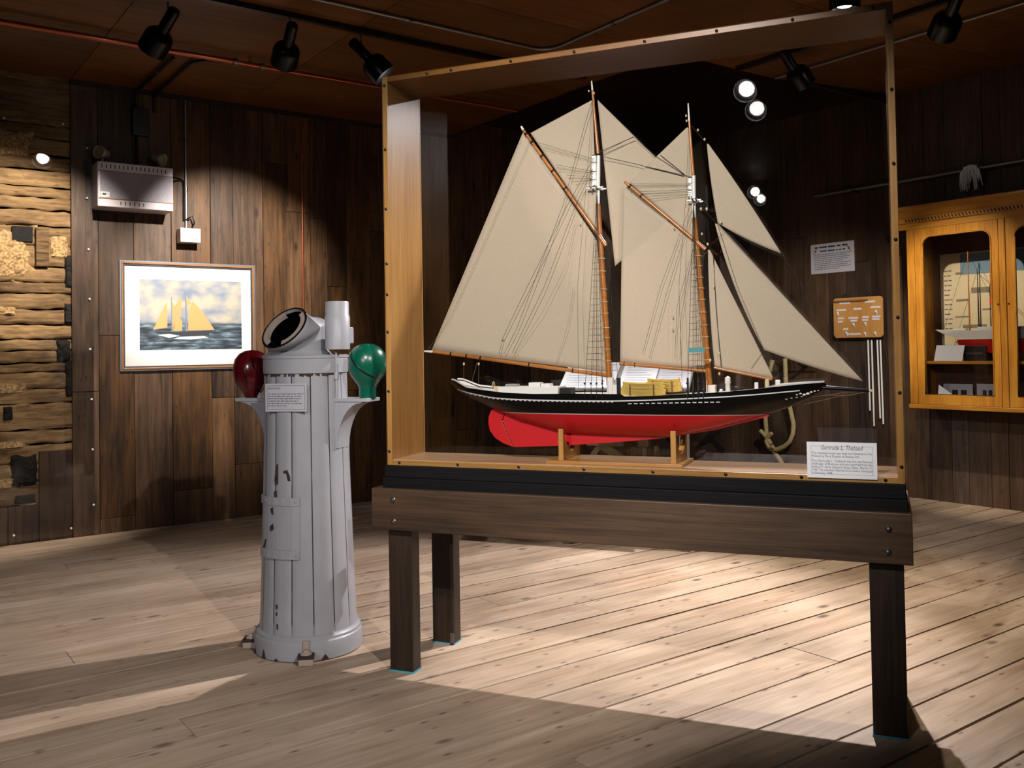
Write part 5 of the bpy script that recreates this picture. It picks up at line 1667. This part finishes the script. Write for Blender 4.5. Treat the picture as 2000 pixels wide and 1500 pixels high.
pd = wr(1935, 575, .16); pn = rthing('pennant', 'red pennant hanging beside the mast in the cabinet', 'flag', pd.y, pd.z - .05, .16)
MB().prism([(0, .008, .03), (0, -.008, .03), (0, -.010, -.02), (0, 0, -.03), (0, .008, -.02)], (.003, 0, 0)).build('cloth', M['red'], pn)
MB().cyl((0.002, 0, .03), (0.002, 0, .26), .004, n=6).build('staff', M['spar'], pn)
# card, black case
c0, c1, c2, c3 = wr(1824, 698, .28), wr(1879, 698, .28), wr(1833, 667, .24), wr(1887, 667, .24)
cdp = rthing('display_card', 'blank white card propped on the upper cabinet shelf', 'card', c0.y, SH, .28)
MB().add([(0, 0, 0), (0, c1.y - c0.y, 0), (.045, c1.y - c0.y, c3.z - c1.z), (.045, 0, c2.z - c0.z)], [(0, 1, 2, 3)]).build('card', M['paper'], cdp, solid=.003)
bx_ = wr(1881, 696, .22); b2_ = wr(1924, 675, .22)
bk2 = rthing('box', 'black box standing beside the white card in the cabinet', 'box', bx_.y, SH, .22)
MB().box(0, .10, b2_.y - bx_.y, 0, 0, b2_.z - SH).build('case', M['black'], bk2, bevel=.004)
MB().box(-.002, .0, b2_.y - bx_.y + .02, -.02, (b2_.z - SH) * .45, (b2_.z - SH) * .55).build('clasp_band', M['steel'], bk2)
# lower compartment photographs
BZ = KB.z + .022
for lab, p0, p1, top, off, mat in (('pale blue sheet slanting at the left of the lower cabinet compartment', 1830, 1880, 752, .25, 'paper'), ('grey photograph standing in the lower cabinet compartment', 1843, 1900, 750, .12, 'paper_g'), ('photograph with dark figures at the end of the lower cabinet compartment', 1908, 1946, 750, .12, 'paper_g')):
    a_, b_ = wr(p0, 765, off), wr(p1, 765, off); tz = wr((p0 + p1) / 2, top, off).z
    o_ = rthing('photograph', lab, 'photograph', a_.y, BZ, off, 'papers in the lower cabinet compartment')
    if mat == 'paper':
        MB().add([(0, 0, 0), (0, b_.y - a_.y, 0), (0.02, b_.y - a_.y, .015), (.03, 0, tz - BZ)], [(0, 1, 2, 3)]).build('sheet', M['paper'], o_, solid=.002)
    else:
        MB().box(0, .004, b_.y - a_.y, 0, 0, tz - BZ).build('print', M['paper_g'], o_)
        for u in (.3, .6): MB().box(-.001, 0, (b_.y - a_.y) * (u + .2), (b_.y - a_.y) * u, 0.01, (tz - BZ) * .7).build('image_patch', M['inkd'], o_)

# ------------------------------------------------------------------ camera, world, view
cd = bpy.data.cameras.new('camera'); cam = bpy.data.objects.new('camera', cd); COL.objects.link(cam)
cd.sensor_fit = 'HORIZONTAL'; cd.sensor_width = 36.0; cd.lens = FPX * 36.0 / 2000
cd.shift_x = (1000 - CX) / 2000; cd.shift_y = (CY - 750) / 2000
mw = Matrix((RM[0], -RM[1], -RM[2])).transposed().to_4x4(); mw.translation = CAM
cam.matrix_world = mw; cd.clip_start = .05; cd.clip_end = 100
S = bpy.context.scene; S.camera = cam
w = bpy.data.worlds.new('world'); S.world = w; w.use_nodes = True
w.node_tree.nodes['Background'].inputs[0].default_value = (.01, .009, .008, 1); w.node_tree.nodes['Background'].inputs[1].default_value = 0.3
S.view_settings.view_transform = 'Standard'; S.view_settings.look = 'None'; S.view_settings.gamma = 1.0; S.view_settings.use_curve_mapping = False
S.view_settings.exposure = EXPO
S.cycles.use_denoising = True
S.cycles.max_bounces = 8; S.cycles.diffuse_bounces = 1; S.cycles.glossy_bounces = 4; S.cycles.transparent_max_bounces = 24; S.cycles.transmission_bounces = 6
S.cycles.sample_clamp_indirect = 6.0
S.cycles.caustics_reflective = False; S.cycles.caustics_refractive = False
